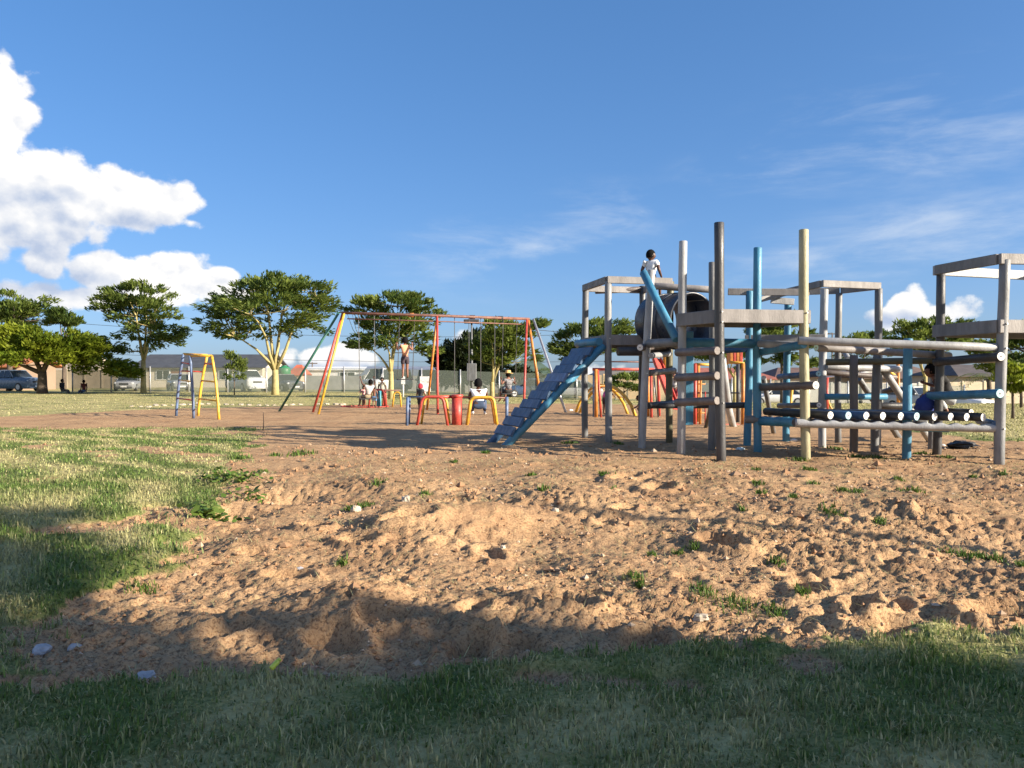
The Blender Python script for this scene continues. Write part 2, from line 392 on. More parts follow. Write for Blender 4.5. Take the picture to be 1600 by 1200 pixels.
MOUNDS = [(-0.75, 6.35, 0.75, 0.15), (-0.2, 6.7, 0.5, 0.10), (0.7, 5.2, 0.6, 0.06), (-1.9, 6.0, 0.6, 0.08), (0.45, 7.8, 1.0, 0.10), (1.9, 6.1, 0.9, 0.08), (3.4, 7.2, 1.2, 0.07),
          (-0.9, 4.25, 0.55, 0.09), (0.15, 4.3, 0.45, 0.07), (1.0, 4.55, 0.5, 0.06), (-2.6, 7.3, 0.35, -0.16), (-2.3, 8.2, 0.4, -0.12), (2.6, 9.0, 1.4, 0.07), (-1.6, 9.2, 1.1, 0.05)]
def hill(x, y):
    """the park falls away gently towards the far right"""
    return -0.030 * np.clip(np.asarray(x, float) + 12, 0, 60) * sst(np.asarray(y, float), 33, 58)
def height(x, y):
    x = np.asarray(x, float); y = np.asarray(y, float)
    gz, _ = zones(x, y); s = 1 - gz
    amp = np.interp(y, [0, 3, 9, 13, 20, 40, 60], [1, 1, 1, 0.55, 0.45, 0.35, 0.1])
    wx = x + 0.18 * fbm(x, y, 1.7, 2, 51); wy = y + 0.18 * fbm(x, y, 1.7, 2, 52)
    big = fbm(wx, wy, 0.75, 3, 1) * 0.085
    bil = (0.35 - np.abs(fbm(wx, wy, 2.3, 4, 2, 0.6))) * 0.042
    clod = (0.3 - np.abs(fbm(wx, wy, 8.5, 4, 4, 0.7))) * 0.080 * (0.35 + 0.75 * sst(fbm(x, y, 0.7, 3, 61), -0.05, 0.35))
    fine = fbm(x, y, 17, 4, 6, 0.68) * 0.040 * np.interp(y, [0, 8, 16], [1, 1, .7])
    rough = (0.75 + 0.45 * sst(fbm(x, y, 0.42, 3, 81), -0.18, 0.22)) * np.interp(y, [0, 7, 11], [1, 1, .75])
    h = s * amp * (big + (bil + clod + fine) * rough)
    h = h + gz * amp * (fbm(x, y, 1.3, 3, 12) * 0.03 + 0.035 + fbm(x, y, 14, 2, 13) * 0.012)
    for (mx_, my_, r, a) in MOUNDS:
        q = ((x - mx_) ** 2 + ((y - my_) * 1.1) ** 2) / (r * r); h = h + 1.35 * a * np.exp(-q * 1.6) * np.maximum(s, 0.25)
    for (mx_, my_, r, a, th) in DENTS:
        sel = (np.abs(x - mx_) < 3 * r) & (np.abs(y - my_) < 3 * r)
        if not sel.any(): continue
        u = (x[sel] - mx_) * math.cos(th) + (y[sel] - my_) * math.sin(th); v = -(x[sel] - mx_) * math.sin(th) + (y[sel] - my_) * math.cos(th)
        q = np.sqrt((u / 1.35) ** 2 + (v / 0.8) ** 2) / r
        h[sel] = h[sel] + s[sel] * a * (-np.exp(-(q * 1.25) ** 4) + 0.55 * np.exp(-((q - 1.25) / 0.33) ** 2))
    rise = -0.06 * np.exp(-((y - 5.0) / 2.5) ** 2) * s
    return h + rise + hill(x, y)
def hz(x, y): return float(height(np.array([x]), np.array([y]))[0])

def ground_material():
    m = bpy.data.materials.new('sandy_ground_and_lawn'); m.use_nodes = True; nt = m.node_tree; q = NG(nt); b = nt.nodes['Principled BSDF']
    pos = q.n('ShaderNodeNewGeometry').outputs['Position']
    at = q.n('ShaderNodeAttribute'); at.attribute_name = 'zone'; gr, dr, ex = q.sep(at.outputs['Vector'])
    a = q.noise(pos, 0.8, 5, 0.6); b2 = q.noise(pos, 7.0, 6, 0.65); c = q.noise(pos, 55.0, 4, 0.7); sp = q.noise(pos, 140.0, 2, 0.6)
    sand = q.mix(q.ramp(a, 0.3, 0.7), (0.34, 0.200, 0.104, 1), (0.49, 0.315, 0.170, 1))
    sand = q.mix(q.m('MULTIPLY', q.ramp(b2, 0.35, 0.75), 0.7), sand, (0.52, 0.345, 0.185, 1))
    sand = q.mix(q.m('MULTIPLY', q.ramp(c, 0.54, 0.36), 0.85), sand, (0.17, 0.095, 0.052, 1))
    sand = q.mix(q.m('MULTIPLY', q.ramp(sp, 0.62, 0.74), 0.55), sand, (0.62, 0.50, 0.36, 1))
    grn = q.mix(q.ramp(c, 0.3, 0.7), (0.085, 0.115, 0.03, 1), (0.17, 0.20, 0.055, 1))
    strw = q.mix(q.ramp(b2, 0.3, 0.7), (0.33, 0.28, 0.115, 1), (0.50, 0.43, 0.20, 1))
    gcol = q.mix(q.ramp(q.m('ADD', dr, q.m('MULTIPLY', q.m('SUBTRACT', c, 0.5), 0.6)), 0.25, 0.75), grn, strw)
    dampn = q.noise(q.vadd(pos, (4.2, 1.1, 0)), 1.7, 5, 0.7)
    sand = q.mix(q.m('MULTIPLY', q.ramp(dampn, 0.50, 0.68), 0.45), sand, (0.25, 0.145, 0.08, 1))
    edge = q.ramp(q.m('ADD', gr, q.m('MULTIPLY', q.m('SUBTRACT', b2, 0.5), 0.7)), 0.35, 0.65)
    col = q.mix(edge, sand, gcol)
    nt.links.new(col, b.inputs['Base Color']); b.inputs['Roughness'].default_value = 0.95; b.inputs['Specular IOR Level'].default_value = 0.15
    bn = q.n('ShaderNodeBump'); bn.inputs['Strength'].default_value = 0.9; bn.inputs['Distance'].default_value = 0.02
    q.put(bn.inputs['Height'], q.m('ADD', q.m('MULTIPLY', b2, 0.8), q.m('MULTIPLY', c, 0.6))); nt.links.new(bn.outputs[0], b.inputs['Normal'])
    return m
M['ground'] = ground_material()
NR, NC = 720, 680
yr = 1.2 * (62 / 1.2) ** (np.linspace(0, 1, NR))
uc = np.linspace(-1, 1, NC)
Y = np.repeat(yr[:, None], NC, 1); X = uc[None, :] * (0.88 * Y + 2.2)
xf, yf = X.ravel(), Y.ravel()
zf = height(xf, yf)
fade = (sst(1 - np.abs(np.repeat(uc[None, :], NR, 0).ravel()), 0, 0.04) * sst(62 - yf, 0, 6) * sst(yf - 1.2, 0, 0.25))
zh = hill(xf, yf); zf = (zf - zh) * fade + zh
ga, da = zones(xf, yf)
idx = np.arange(NR * NC).reshape(NR, NC)
F = np.stack([idx[:-1, :-1], idx[:-1, 1:], idx[1:, 1:], idx[1:, :-1]], -1).reshape(-1, 4)
zone = np.stack([ga, da, np.zeros_like(ga), np.ones_like(ga)], -1)
V = np.stack([xf, yf, zf], -1)
# skirt of large faces out to the horizon, joined on at the patch's border
c = [idx[0, 0], idx[0, -1], idx[-1, -1], idx[-1, 0]]
B = 3500.0
ring = np.array([[-B, -B, 0], [B, -B, 0], [B, B, 0], [-B, B, 0]])
nb = len(V); V = np.vstack([V, ring]); zone = np.vstack([zone, np.array([[1, 0.62, 0, 1]] * 4)])
F = np.vstack([F, [[nb, nb + 1, c[1], c[0]], [nb + 1, nb + 2, c[2], c[1]], [nb + 3, nb, c[0], c[3]]]])
top = V[idx[-1, :]].copy(); top[:, 0] *= B / 62.0; top[:, 1] = B; top[0, :2] = (-B, B); top[-1, :2] = (B, B)
n2 = len(V); V = np.vstack([V, top]); zone = np.vstack([zone, np.array([[1, 0.62, 0, 1]] * NC)]); k_ = np.arange(NC - 1)
F = np.vstack([F, np.stack([idx[-1, :-1], idx[-1, 1:], n2 + k_ + 1, n2 + k_], -1)])
tag(npmesh('ground', V, F, M['ground'], True, {'zone': zone}), 'bare sandy playground with mown lawn round it', kind='structure')
# ------------------------------------------------------------------ grass, weeds, straw, pebbles
def blades(name, x, y, length, width, tint, lean, rs, mat_, z=None, parent=None, flatb=False):
    """one mesh of bent two-segment blades"""
    n = len(x); z0 = height(x, y) - 0.004 if z is None else z
    th = rs.uniform(0, 2 * np.pi, n); lx, ly = np.cos(th), np.sin(th)
    wx, wy = -ly * width / 2, lx * width / 2
    l1 = length * 0.55; a1 = lean * 0.45; a2 = lean * 1.25
    if flatb: a1 = rs.uniform(1.1, 1.5, n); a2 = a1 + rs.uniform(-.2, .3, n)
    mx_, my_, mz_ = x + lx * np.sin(a1) * l1, y + ly * np.sin(a1) * l1, z0 + np.cos(a1) * l1
    tx, ty, tz = mx_ + lx * np.sin(a2) * (length - l1), my_ + ly * np.sin(a2) * (length - l1), mz_ + np.cos(a2) * (length - l1)
    tz = np.maximum(tz, z0 + 0.006)
    V = np.stack([np.stack([x - wx, y - wy, z0], -1), np.stack([x + wx, y + wy, z0], -1), np.stack([mx_ + wx * .75, my_ + wy * .75, mz_], -1),
                  np.stack([mx_ - wx * .75, my_ - wy * .75, mz_], -1), np.stack([tx, ty, tz], -1)], 1).reshape(-1, 3)
    b = (np.arange(n) * 5)[:, None]
    F = np.concatenate([b + np.array([[0, 1, 2]]), b + np.array([[0, 2, 3]]), b + np.array([[3, 2, 4]])], 0)
    t = np.repeat(np.stack([tint, rs.uniform(0.5, 1.35, n), np.zeros(n), np.ones(n)], -1), 5, 0)
    return npmesh(name, V, F, mat_, False, {'tint': t}, parent)
rs = np.random.RandomState(3)
def scatter(n, x0, x1, y0, y1):
    """points denser towards the near end of a strip"""
    return rs.uniform(x0, x1, n), rs.uniform(y0, y1, n)
def lawn(name, label, pts, length, width, seed, thr=0.35, sig=0.16):
    x, y = pts; g_, d_ = zones(x, y); rr = np.random.RandomState(seed)
    keep = rr.rand(len(x)) < sst(g_, thr - 0.25, thr + 0.4); x, y, d_ = x[keep], y[keep], d_[keep]; n = len(x)
    clump = 0.75 + 0.7 * fbm(x, y, 2.6, 3, 41) + 0.3 * fbm(x, y, 9, 2, 43)
    L = length * np.clip(clump, 0.35, 1.6) * rr.uniform(0.55, 1.25, n)
    tint = np.clip(d_ * 1.15 - 0.12 + rr.normal(0, sig, n), 0, 1); tint = np.where(rr.rand(n) < 0.05, 0.95, tint)
    return tag(blades(name, x, y, L, width * rr.uniform(0.6, 1.3, n), tint, np.abs(rr.normal(0.75, 0.45, n)), rr, M['blade']), label, 'grass', kind='stuff')
x, y = scatter(120000, -3.4, 4.4, 1.5, 4.6); keep = np.abs(x) < 0.75 * y + 0.8; lawn('lawn_grass', 'shaded dark green grass along the bottom of the view', (x[keep], y[keep]), 0.050, 0.0066, 1, sig=0.28)
x, y = scatter(62000, -8.5, -2.0, 3.2, 9.5); keep = x > -0.75 * y - 1.2; lawn('lawn_grass', 'mown green and straw grass left of the sand', (x[keep], y[keep]), 0.07, 0.010, 2)
x, y = scatter(60000, -17, -3.0, 9.0, 19.6); keep = x > -0.72 * y - 1.5; lawn('lawn_grass', 'sunlit mown grass left of the sand towards the arched ladder', (x[keep], y[keep]), 0.06, 0.017, 3)
x, y = scatter(42000, 8, 26, 14.3, 38); keep = x < 0.72 * y + 2; lawn('lawn_grass', 'green grass right of the log bridge', (x[keep], y[keep]), 0.07, 0.03, 4)
x, y = scatter(52000, -46, 42, 22, 60); keep = np.abs(x) < 0.74 * y + 2; lawn('lawn_grass', 'sunlit pale grass in front of the wire fence', (x[keep], y[keep]), 0.06, 0.035, 5)

# weeds rooted in the sand: (px, py, width px) patches taken from the picture
WEEDS = [(470, 706, 45), (430, 708, 20), (590, 760, 24), (665, 772, 20), (565, 785, 34), (545, 790, 16), (710, 718, 14), (850, 785, 22), (945, 745, 20), (990, 900, 26), (1000, 912, 18),
         (1100, 925, 40), (1150, 938, 56), (1210, 946, 34), (1255, 920, 22), (1215, 868, 22), (1265, 735, 24), (1190, 775, 20), (1185, 762, 18), (1160, 800, 12), (1300, 806, 40), (1320, 765, 26),
         (1425, 770, 34), (1500, 855, 44), (1530, 858, 36), (1560, 862, 20), (1085, 850, 20), (1060, 856, 16), (1130, 850, 22), (955, 770, 14), (1270, 757, 16), (1405, 748, 14), (1520, 745, 12),
         (1570, 742, 14), (1340, 765, 20), (1375, 820, 18), (1240, 790, 14), (535, 870, 18), (220, 910, 40), (208, 868, 48), (372, 715, 24), (410, 735, 22), (830, 740, 16), (760, 705, 14),
         (890, 690, 26), (965, 692, 20), (1340, 712, 26), (1305, 698, 24), (1370, 712, 30), (1440, 705, 18), (1480, 712, 20), (1250, 715, 24), (1180, 735, 16), (1020, 862, 14), (1600, 875, 26)]
px_, py_, len_ = [], [], []
for (a, b, w) in WEEDS:
    d = DG(b + 4); cx = PX(a, d); r = w / FPX * d * 0.5; n = int(36 + w * 1.6)
    q = rs.normal(0, 0.5, (n, 2)); px_ += list(cx + q[:, 0] * r); py_ += list(d + q[:, 1] * r * 1.5); len_ += list(rs.uniform(0.5, 1.2, n) * min(0.10, 0.05 + r * 0.12))
x, y, L = np.array(px_), np.array(py_), np.array(len_); n = len(x)
tag(blades('weeds', x, y, L, np.clip(y * 0.0016, 0.005, 0.02), np.clip(rs.normal(0.35, 0.25, n), 0, 1), np.abs(rs.normal(0.7, 0.3, n)), rs, M['weed']), 'small green weeds sprouting from the sand', 'weeds', kind='stuff')
# thin stray seedlings and straw over the sand
x, y = scatter(30000, -6, 9, 3.2, 12); g_, _ = zones(x, y); keep = (g_ < 0.4) & (np.abs(x) < 0.75 * y + 1) & (fbm(x, y, 1.2, 3, 91) + 0.25 * np.exp(-((y - 4.2) / 0.8) ** 2) > 0.02); x, y = x[keep], y[keep]; n = len(x)
tag(blades('straw_litter', x, y, rs.uniform(0.03, 0.11, n), np.clip(y * 0.0008, 0.0035, 0.008), rs.uniform(0.75, 1.0, n), rs.uniform(1.15, 1.35, n), rs, M['blade'], z=height(x, y) + 0.010, flatb=True), 'dry straw bits strewn over the sand', 'straw', kind='stuff')
# broad-leaved weeds in the hollow at the edge of the lawn
def leafy(name, label, spots, seed, size=0.034, cat='plant'):
    rr = np.random.RandomState(seed); V = []; F = []; T = []
    for (cx, cy, r, n) in spots:
        for i in range(n):
            q = rr.normal(0, 0.5, 2) * r; p = Vector((cx + q[0], cy + q[1], hz(cx + q[0], cy + q[1]) + abs(rr.normal(0.05, 0.035)) + 0.01))
            th = rr.uniform(0, 6.28); s = size * rr.uniform(0.5, 1.2); tl = rr.normal(0, 0.4)
            u = Vector((math.cos(th), math.sin(th), tl)) * s; v = Vector((-math.sin(th), math.cos(th), rr.normal(0, 0.4))) * s * 0.8
            b = len(V); V += [p - u, p - u * .2 + v, p + u * .7 + v * .5, p + u * 1.1, p + u * .7 - v * .5, p - u * .2 - v]
            F.append((b, b + 1, b + 2, b + 5)); F.append((b + 5, b + 2, b + 3, b + 4)); c = (rr.uniform(0.1, 0.8), rr.uniform(0.7, 1.2), 0, 1); T += [c] * 6
    o = npmesh(name, np.array([tuple(v) for v in V]), np.array(F), M['weed'], False, {'tint': np.array(T)})
    return tag(o, label, cat, kind='stuff')
leafy('creeping_weed', 'broad-leaved green weed in the hollow where lawn meets sand', [(PX(335, 7.2), 7.2, 0.26, 130), (PX(310, 7.0), 7.05, 0.12, 45)], 1)
leafy('creeping_weed', 'leafy weed patch just behind the hollow at the lawn edge', [(PX(365, 9.0), 9.0, 0.38, 150), (PX(330, 9.2), 9.3, 0.22, 70), (PX(390, 8.2), 8.1, 0.2, 50)], 2)
# pebbles and crumbs of earth
n = 22000; y = 3.2 + rs.rand(n) ** 1.4 * 11; x = rs.uniform(-0.75, 0.8, n) * (y + 0.6); g_, _ = zones(x, y); keep = (g_ < 0.35) & (fbm(x, y, 1.1, 3, 97) + 0.5 * rs.rand(n) > 0.18); x, y = x[keep], y[keep]; n = len(x)
octa = np.array([[1, 0, 0], [0, 1, 0], [-1, 0, 0], [0, -1, 0], [0, 0, .8], [0, 0, -.8]]); of = np.array([[0, 1, 4], [1, 2, 4], [2, 3, 4], [3, 0, 4], [1, 0, 5], [2, 1, 5], [3, 2, 5], [0, 3, 5]])
sz = rs.gamma(1.6, 0.0045, n) * np.clip(y / 5, 0.8, 1.6) + 0.004
th = rs.uniform(0, 6.28, n); jit = rs.uniform(0.6, 1.25, (n, 6, 3)); Vv = octa[None] * jit * sz[:, None, None]
ct, st = np.cos(th)[:, None], np.sin(th)[:, None]
Vv = np.stack([Vv[..., 0] * ct - Vv[..., 1] * st, Vv[..., 0] * st + Vv[..., 1] * ct, Vv[..., 2]], -1) + np.stack([x, y, height(x, y) + sz * 0.1], -1)[:, None, :]
pt = np.repeat(np.stack([rs.rand(n) ** 9, np.ones(n), np.zeros(n), np.ones(n)], -1), 6, 0)
def crumb_mat():
    m = bpy.data.materials.new('earth_crumbs'); m.use_nodes = True; q = NG(m.node_tree); b = m.node_tree.nodes['Principled BSDF']
    at = q.n('ShaderNodeAttribute'); at.attribute_name = 'tint'; r, a_, b_ = q.sep(at.outputs['Vector'])
    m.node_tree.links.new(q.mix(r, (0.30, 0.17, 0.09, 1), (0.52, 0.42, 0.31, 1)), b.inputs['Base Color']); b.inputs['Roughness'].default_value = 0.95; return m
tag(npmesh('earth_crumbs', Vv.reshape(-1, 3), (np.arange(n)[:, None, None] * 6 + of[None]).reshape(-1, 3), crumb_mat(), False, {'tint': pt}), 'crumbs of earth and small pebbles lying on the sand', 'pebbles', kind='stuff')

def rock(name, label, cat, px, py, w, h, matk, seed, group=None, flat=0.5, d=None):
    d = d or DG(py); cx = PX(px, d); r = w / FPX * d / 2; mb = MB(); rr = random.Random(seed)
    def fn(q):
        k = 1 + 0.35 * mnoise.noise(q * 1.7 + Vector((seed, 0, 0))) + 0.12 * mnoise.noise(q * 5)
        k *= 1 / max(0.72, max(abs(q.x), abs(q.y), abs(q.z)) ** 0.6)
        return q * k * 0.85
    mb.ell((0, 0, 0), (r, r * 0.75, max(r * flat, 0.01)), 14, 9, fn=fn)
    for i in range(len(mb.sm)): mb.sm[i] = False
    o = mb.build(name, M[matk]); o.location = (cx, d, hz(cx, d) + r * flat * 0.35); o.rotation_euler = (rr.uniform(-.2, .2), rr.uniform(-.2, .2), rr.uniform(0, 6.28))
    return tag(o, label, cat, group)
rock('stone', 'pale bluish stone at the far left of the shaded foreground', 'stone', 62, 1018, 34, 14, 'stone', 1)
rock('stone', 'pale stone, the right-hand one of the pair at the left edge', 'stone', 116, 1012, 24, 10, 'stone', 2)
rock('stone', 'grey stone half sunk at the edge of the bottom lawn', 'stone', 226, 1054, 40, 16, 'stone', 3)
rock('stone', 'small grey stone on the shaded sand below the lawn corner', 'stone', 468, 880, 20, 10, 'stone', 4)
rock('stone', 'tan stone on the lit sand by the central mound', 'stone', 634, 786, 20, 12, 'kerb', 5, flat=.7)
rock('stone', 'whitish stone lying on the sand right of the centre', 'stone', 1096, 958, 28, 8, 'kerb', 6)
rock('stone', 'pale stone on the sand right of the central mound', 'stone', 868, 808, 14, 10, 'kerb', 7, flat=.8)
rock('stone', 'pale stone left of the central mound, below a weed', 'stone', 556, 798, 18, 9, 'kerb', 8, flat=.7)
rock('stone', 'small white stone on the sunlit sand below the mound', 'stone', 786, 858, 10, 6, 'kerb', 9, flat=.7)
mb = MB(); mb.tube([(0, 0, 0), (0.035, 0.02, 0.006)], 0.011, 10, bev=0.003); mb.tube([(0.035, 0.02, 0.006), (0.043, 0.025, 0.0075)], 0.0085, 10)
o = mb.build('litter_cap', mat('yellow_green_plastic', (0.55, 0.62, 0.08), 0.4)); d = DG(1083); o.location = (PX(422, d), d, hz(PX(422, d), d) + 0.05); o.rotation_euler = (0, -0.5, 0.3)
tag(o, 'small yellow-green plastic cap lying in the shaded grass', 'litter')
def crumple(name, label, px, py, w, col, seed, cat='litter', flat=0.45):
    d = DG(py); cx = PX(px, d); r = w / FPX * d / 2; mb = MB()
    mb.ell((0, 0, 0), (r, r * .7, r * flat), 14, 9, fn=lambda q: q * (1 + 0.5 * mnoise.noise(q * 2.3 + Vector((seed, 3, 0))) + 0.3 * mnoise.noise(q * 6)))
    for i in range(len(mb.sm)): mb.sm[i] = False
    o = mb.build(name, mat(name + '_stuff', col, 0.6)); o.location = (cx, d, hz(cx, d) + r * flat * .6); return tag(o, label, cat)
crumple('plastic_litter', 'crumpled pale blue plastic on the ground by the blue poles', 1157, 703, 13, (0.55, 0.68, 0.74), 1)
crumple('plastic_litter', 'white plastic scrap by the foot of the rear blue pole', 1240, 690, 12, (0.75, 0.75, 0.74), 2)
crumple('plastic_litter', 'white scrap beside the dark pole right of the log bridge', 1474, 697, 8, (0.7, 0.7, 0.7), 3)
crumple('black_cloth', 'heap of black cloth on the sand right of the log bridge', 1503, 700, 44, (0.018, 0.018, 0.02), 4, 'cloth', 0.28)
crumple('plastic_litter', 'white litter on the lawn behind the ramp, left of the yellow arch', 892, 642, 7, (0.75, 0.75, 0.75), 5)
mb = MB(); mb.tube([(0, 0, -.05), (0.01, 0, .2), (0.0, .01, .42)], [.012, .01, .006], 6)
o = mb.build('stick', M['bark_d']); d = DG(674); o.location = (PX(411, d), d, 0.02); tag(o, 'thin dark stick standing upright at the corner of the lawn', 'stick')
for i in range(26):      # edging stones between sand and far lawn
    px = 206 + i * 13.2 + random.uniform(-2.5, 2.5); py = 633.5 + 2.5 * math.sin(i * .5) * .4 + (2.5 if i < 3 else 0)
    if 470 < px < 486: continue
    rock('edging_stone', 'whitish edging stone in the row between sand and lawn, left of the swings', 'stone', px, py, random.uniform(7, 14), 4, 'kerb', 20 + i, 'edging stones along the sand', flat=0.32)

# ------------------------------------------------------------------ the climbing frame
CF = empty('climbing_frame', (3.6, 13.0, 0), label='large grey and blue pole climbing frame with ramp, tunnel, platforms and log bridge', cat='climbing frame')
CFI = Matrix.Translation((-3.6, -13.0, 0))
def cf(mb, name, mats, parent=None, label=None):
    mb.v = [(v[0] - 3.6, v[1] - 13.0, v[2]) for v in mb.v]
    o = mb.build(name, mats, parent or CF)
    if label: o['label'] = label
    return o
PR = 0.066
def bolt_on(pole, at, r):
    mb = MB(); t = Vector((0.25, -1, 0)).normalized(); c = Vector(at) + t * r
    mb.tube([c - t * .004, c + t * .012], 0.013, 8); cf(mb, 'bolt', M['bolt'], pole)
def pole(bx, by, tx, ty, m, label=None, r=PR, bolts=(), ground=True, d=None):
    d = d or DG(by); x0 = PX(bx, d); z1 = CAM_H + (588 - ty) / FPX * d; x1 = PX(tx, d); zb = hz(x0, d)
    mb = MB(); n = 7; pts = []
    for i in range(n + 1):
        t = i / n; pts.append((x0 + (x1 - x0) * t + 0.011 * math.sin(t * 4.2 + bx), d + 0.01 * math.cos(t * 4 + bx), (zb - 0.25) + (z1 - zb + 0.25) * t))
    mb.tube(pts, [r * (1 + .025 * math.sin(i * 2.3 + bx)) for i in range(n + 1)], 20, bev=0.008)
    o = cf(mb, 'pole', M[m], None, label)
    for bz in bolts: bolt_on(o, (x0 + (x1 - x0) * (bz / max(z1, .1)), d, bz), r)
    return Vector((x0, d, 0)), Vector((x1, d, z1))
def log(p0, p1, m, r=0.056, name='rung', cap=None, parent=None, label=None):
    mb = MB(); p0, p1 = Vector(p0), Vector(p1)
    mb.tube([p0, p0.lerp(p1, .33), p0.lerp(p1, .67), p1], r, 16, capmi=1 if cap else None, bev=0.006)
    o = cf(mb, name, [M[m], M[cap or m]], parent, label)
    if cap:
        t = (p0 - p1).normalized(); mb = MB(); mb.tube([p0 + t * .001, p0 + t * .004], r * 0.22, 10)
        cf(mb, 'end_hole', M['hole'], o if parent is None else parent)
    return o
def plank(p0, p1, m, w=0.045, h=0.15, name='plank', parent=None, bev=0.006):
    mb = MB(); mb.beam(p0, p1, w, h, bev=bev); return cf(mb, name, M[m], parent)
A1, _ = pole(914, 684, 914.5, 452, 'mgrey', bolts=(1.95,)); A2, A2t = pole(950, 693, 951, 440, 'grey', bolts=(1.0, 1.95)); A4, _ = pole(1046, 691, 1047, 440, 'olive', 'olive pole of the ramp tower')
A5 = Vector((PX(1003, 16.4), 16.4, 0)); pole(1003, DG(1e9) * 0 + 588 + CAM_H * FPX / 16.4, 1003, 447, 'dgrey')
A3, A3t = pole(1002, 700, 1017, 422, 'lgrey', 'pale grey pole leaning slightly to the right', bolts=(1.3, 1.9))
B1, B1t = pole(1063, 711, 1068, 377, 'lgrey', 'pale grey pole, tall and free at the top', bolts=(1.6,)); B2, B2t = pole(1128, 720, 1122, 348, 'dgrey', 'tallest pole, dark grey and leaning left', r=0.072, bolts=(2.05, 2.2, 1.6, .86))
B3, B3t = pole(1259, 718, 1255, 359, 'cream', 'cream yellow pole, tall and free at the top', r=0.070, bolts=(2.2, 1.8, .55)); B4, B4t = pole(1184, 708, 1183, 387, 'blue', 'tall blue pole behind the high platform', bolts=(1.7,))
C1, C1t = pole(1168, 698, 1171, 455, 'blue', 'blue pole with worn paint'); C2, _ = pole(1229, 690, 1230, 476, 'blue'); C3, _ = pole(1285, 700, 1287, 452, 'lgrey')
C4, _ = pole(1310, 692, 1310, 458, 'mgrey', r=.06); C5, _ = pole(1370, 588 + CAM_H * FPX / 14.1, 1373, 451, 'mgrey')
G1, _ = pole(1333, 706, 1335, 555, 'brown'); G2, _ = pole(1366, 705, 1371, 546, 'mgrey')
F1, F1t = pole(1415, 717, 1420, 529, 'blue', 'short blue post at the middle of the log bridge', bolts=(.55, 1.7)); E1, _ = pole(1562, 724, 1568, 406, 'grey', r=.072, bolts=(.5, 1.65, 2.0)); E2, _ = pole(1464, 711, 1470, 428, 'dgrey')
E2b, _ = pole(1456, 703, 1458, 555, 'mgrey', r=.05)
E3 = Vector((8.35, 11.5, 0)); E4 = Vector((8.8, 13.2, 0))
for e in (E3, E4):
    mb = MB(); mb.tube([(e.x, e.y, -.25), (e.x, e.y, 1.4), (e.x, e.y, 2.88)], .07, 20, bev=.008); cf(mb, 'pole', M['grey'])
U1 = pole(1112, 704, 1113, 410, 'mgrey', r=.06); pole(1118, 698, 1119, 530, 'mgrey', r=.05)
D1 = DG(666); mb = MB(); mb.tube([P(1146, 668, D1), P(1139, 640, D1 - .4), P(1128, 560, D1 - 1.2)], .085, 18, bev=.01); cf(mb, 'brace', M['lgrey'])
mb = MB(); mb.tube([P(1102, 672, 19.0), P(1116, 612, 17.6)], .045, 12); cf(mb, 'brace', M['dgrey'])
mb = MB(); mb.tube([P(1209, 676, 17.0), P(1193, 590, 15.5)], .05, 12); cf(mb, 'brace', M['mgrey'])
def Z(p, z): return Vector((p.x, p.y, z))
def platform(q, z, matf, mats_side, th=0.19, boards=8, over=0.06):
    """deck of boards inside a frame of four side planks; q = corner points (front-left, front-right, back-right, back-left)"""
    root = bpy.data.objects.new('platform', None); link(root, CF)
    fl, fr, br, bl = [Z(p, z) for p in q]
    cen = (fl + fr + br + bl) / 4
    def out(p): v = (p - cen); v.z = 0; return p + v.normalized() * over
    fl, fr, br, bl = map(out, (fl, fr, br, bl))
    for (a, b, m, e) in ((fl, fr, mats_side[0], 0), (fr, br, mats_side[1], .03), (bl, br, mats_side[2], 0), (fl, bl, mats_side[3], .03)):
        t = (b - a).normalized(); plank(a + t * e - Vector((0, 0, th / 2)), b - t * e - Vector((0, 0, th / 2)), m, .045, th, 'side_board', root)
    for i in range(boards):
        t0 = (i + .5) / boards; a = fl.lerp(bl, .04 + t0 * .92); b = fr.lerp(br, .04 + t0 * .92); w = (bl - fl).length * .92 / boards - .012
        t = (b - a).normalized(); plank(a + t * .04 - Vector((0, 0, .03)), b - t * .04 - Vector((0, 0, .03)), matf, w, .035, 'deck_board', root)
    return root
def topframe(q, z, mats_, h=.14, over=.05, w=.06):
    root = bpy.data.objects.new('top_frame', None); link(root, CF)
    fl, fr, br, bl = [Z(p, z) for p in q]; cen = (fl + fr + br + bl) / 4
    def out(p): v = (p - cen); v.z = 0; return p + v.normalized() * over
    fl, fr, br, bl = map(out, (fl, fr, br, bl))
    for (a, b, m, e) in ((fl, fr, mats_[0], 0), (fr, br, mats_[1], .04), (bl, br, mats_[2], 0), (fl, bl, mats_[3], .04)):
        t = (b - a).normalized(); plank(a + t * e, b - t * e, m, w, h, 'top_board', root)
    return root
platform((A2, A4, A5, A1), 2.02, 'plank', ('plank', 'plankg', 'plankg', 'plankg'))
topframe((A2, A4, A5, A1), 3.04, ('plank', 'plank', 'plank', 'plankg'), .13)
platform((B2, B3, B4, B1), 2.24, 'plankg', ('plank', 'plankg', 'plankg', 'plankg'), .20)
platform((E1, E3, E4, E2), 2.06, 'plankg', ('plank', 'plankg', 'plankg', 'plankg'), .19)
topframe((E1, E3, E4, E2), 2.93, ('plank', 'plankg', 'lgrey', 'plankg'), .15)
topframe((C3, C5, C4, C2), 2.86, ('plank', 'plankg', 'plankg', 'plankg'), .12)
plank(P(1137, 456, 14.05), P(1264, 457, 13.8), 'plank', .05, .12, 'handrail'); plank(P(1204, 469, 14.9), P(1240, 472, 14.9), 'lgrey', .05, .12, 'handrail'); plank(P(1228, 458, 15.0), P(1180, 470, 14.4), 'plankg', .05, .10, 'handrail')
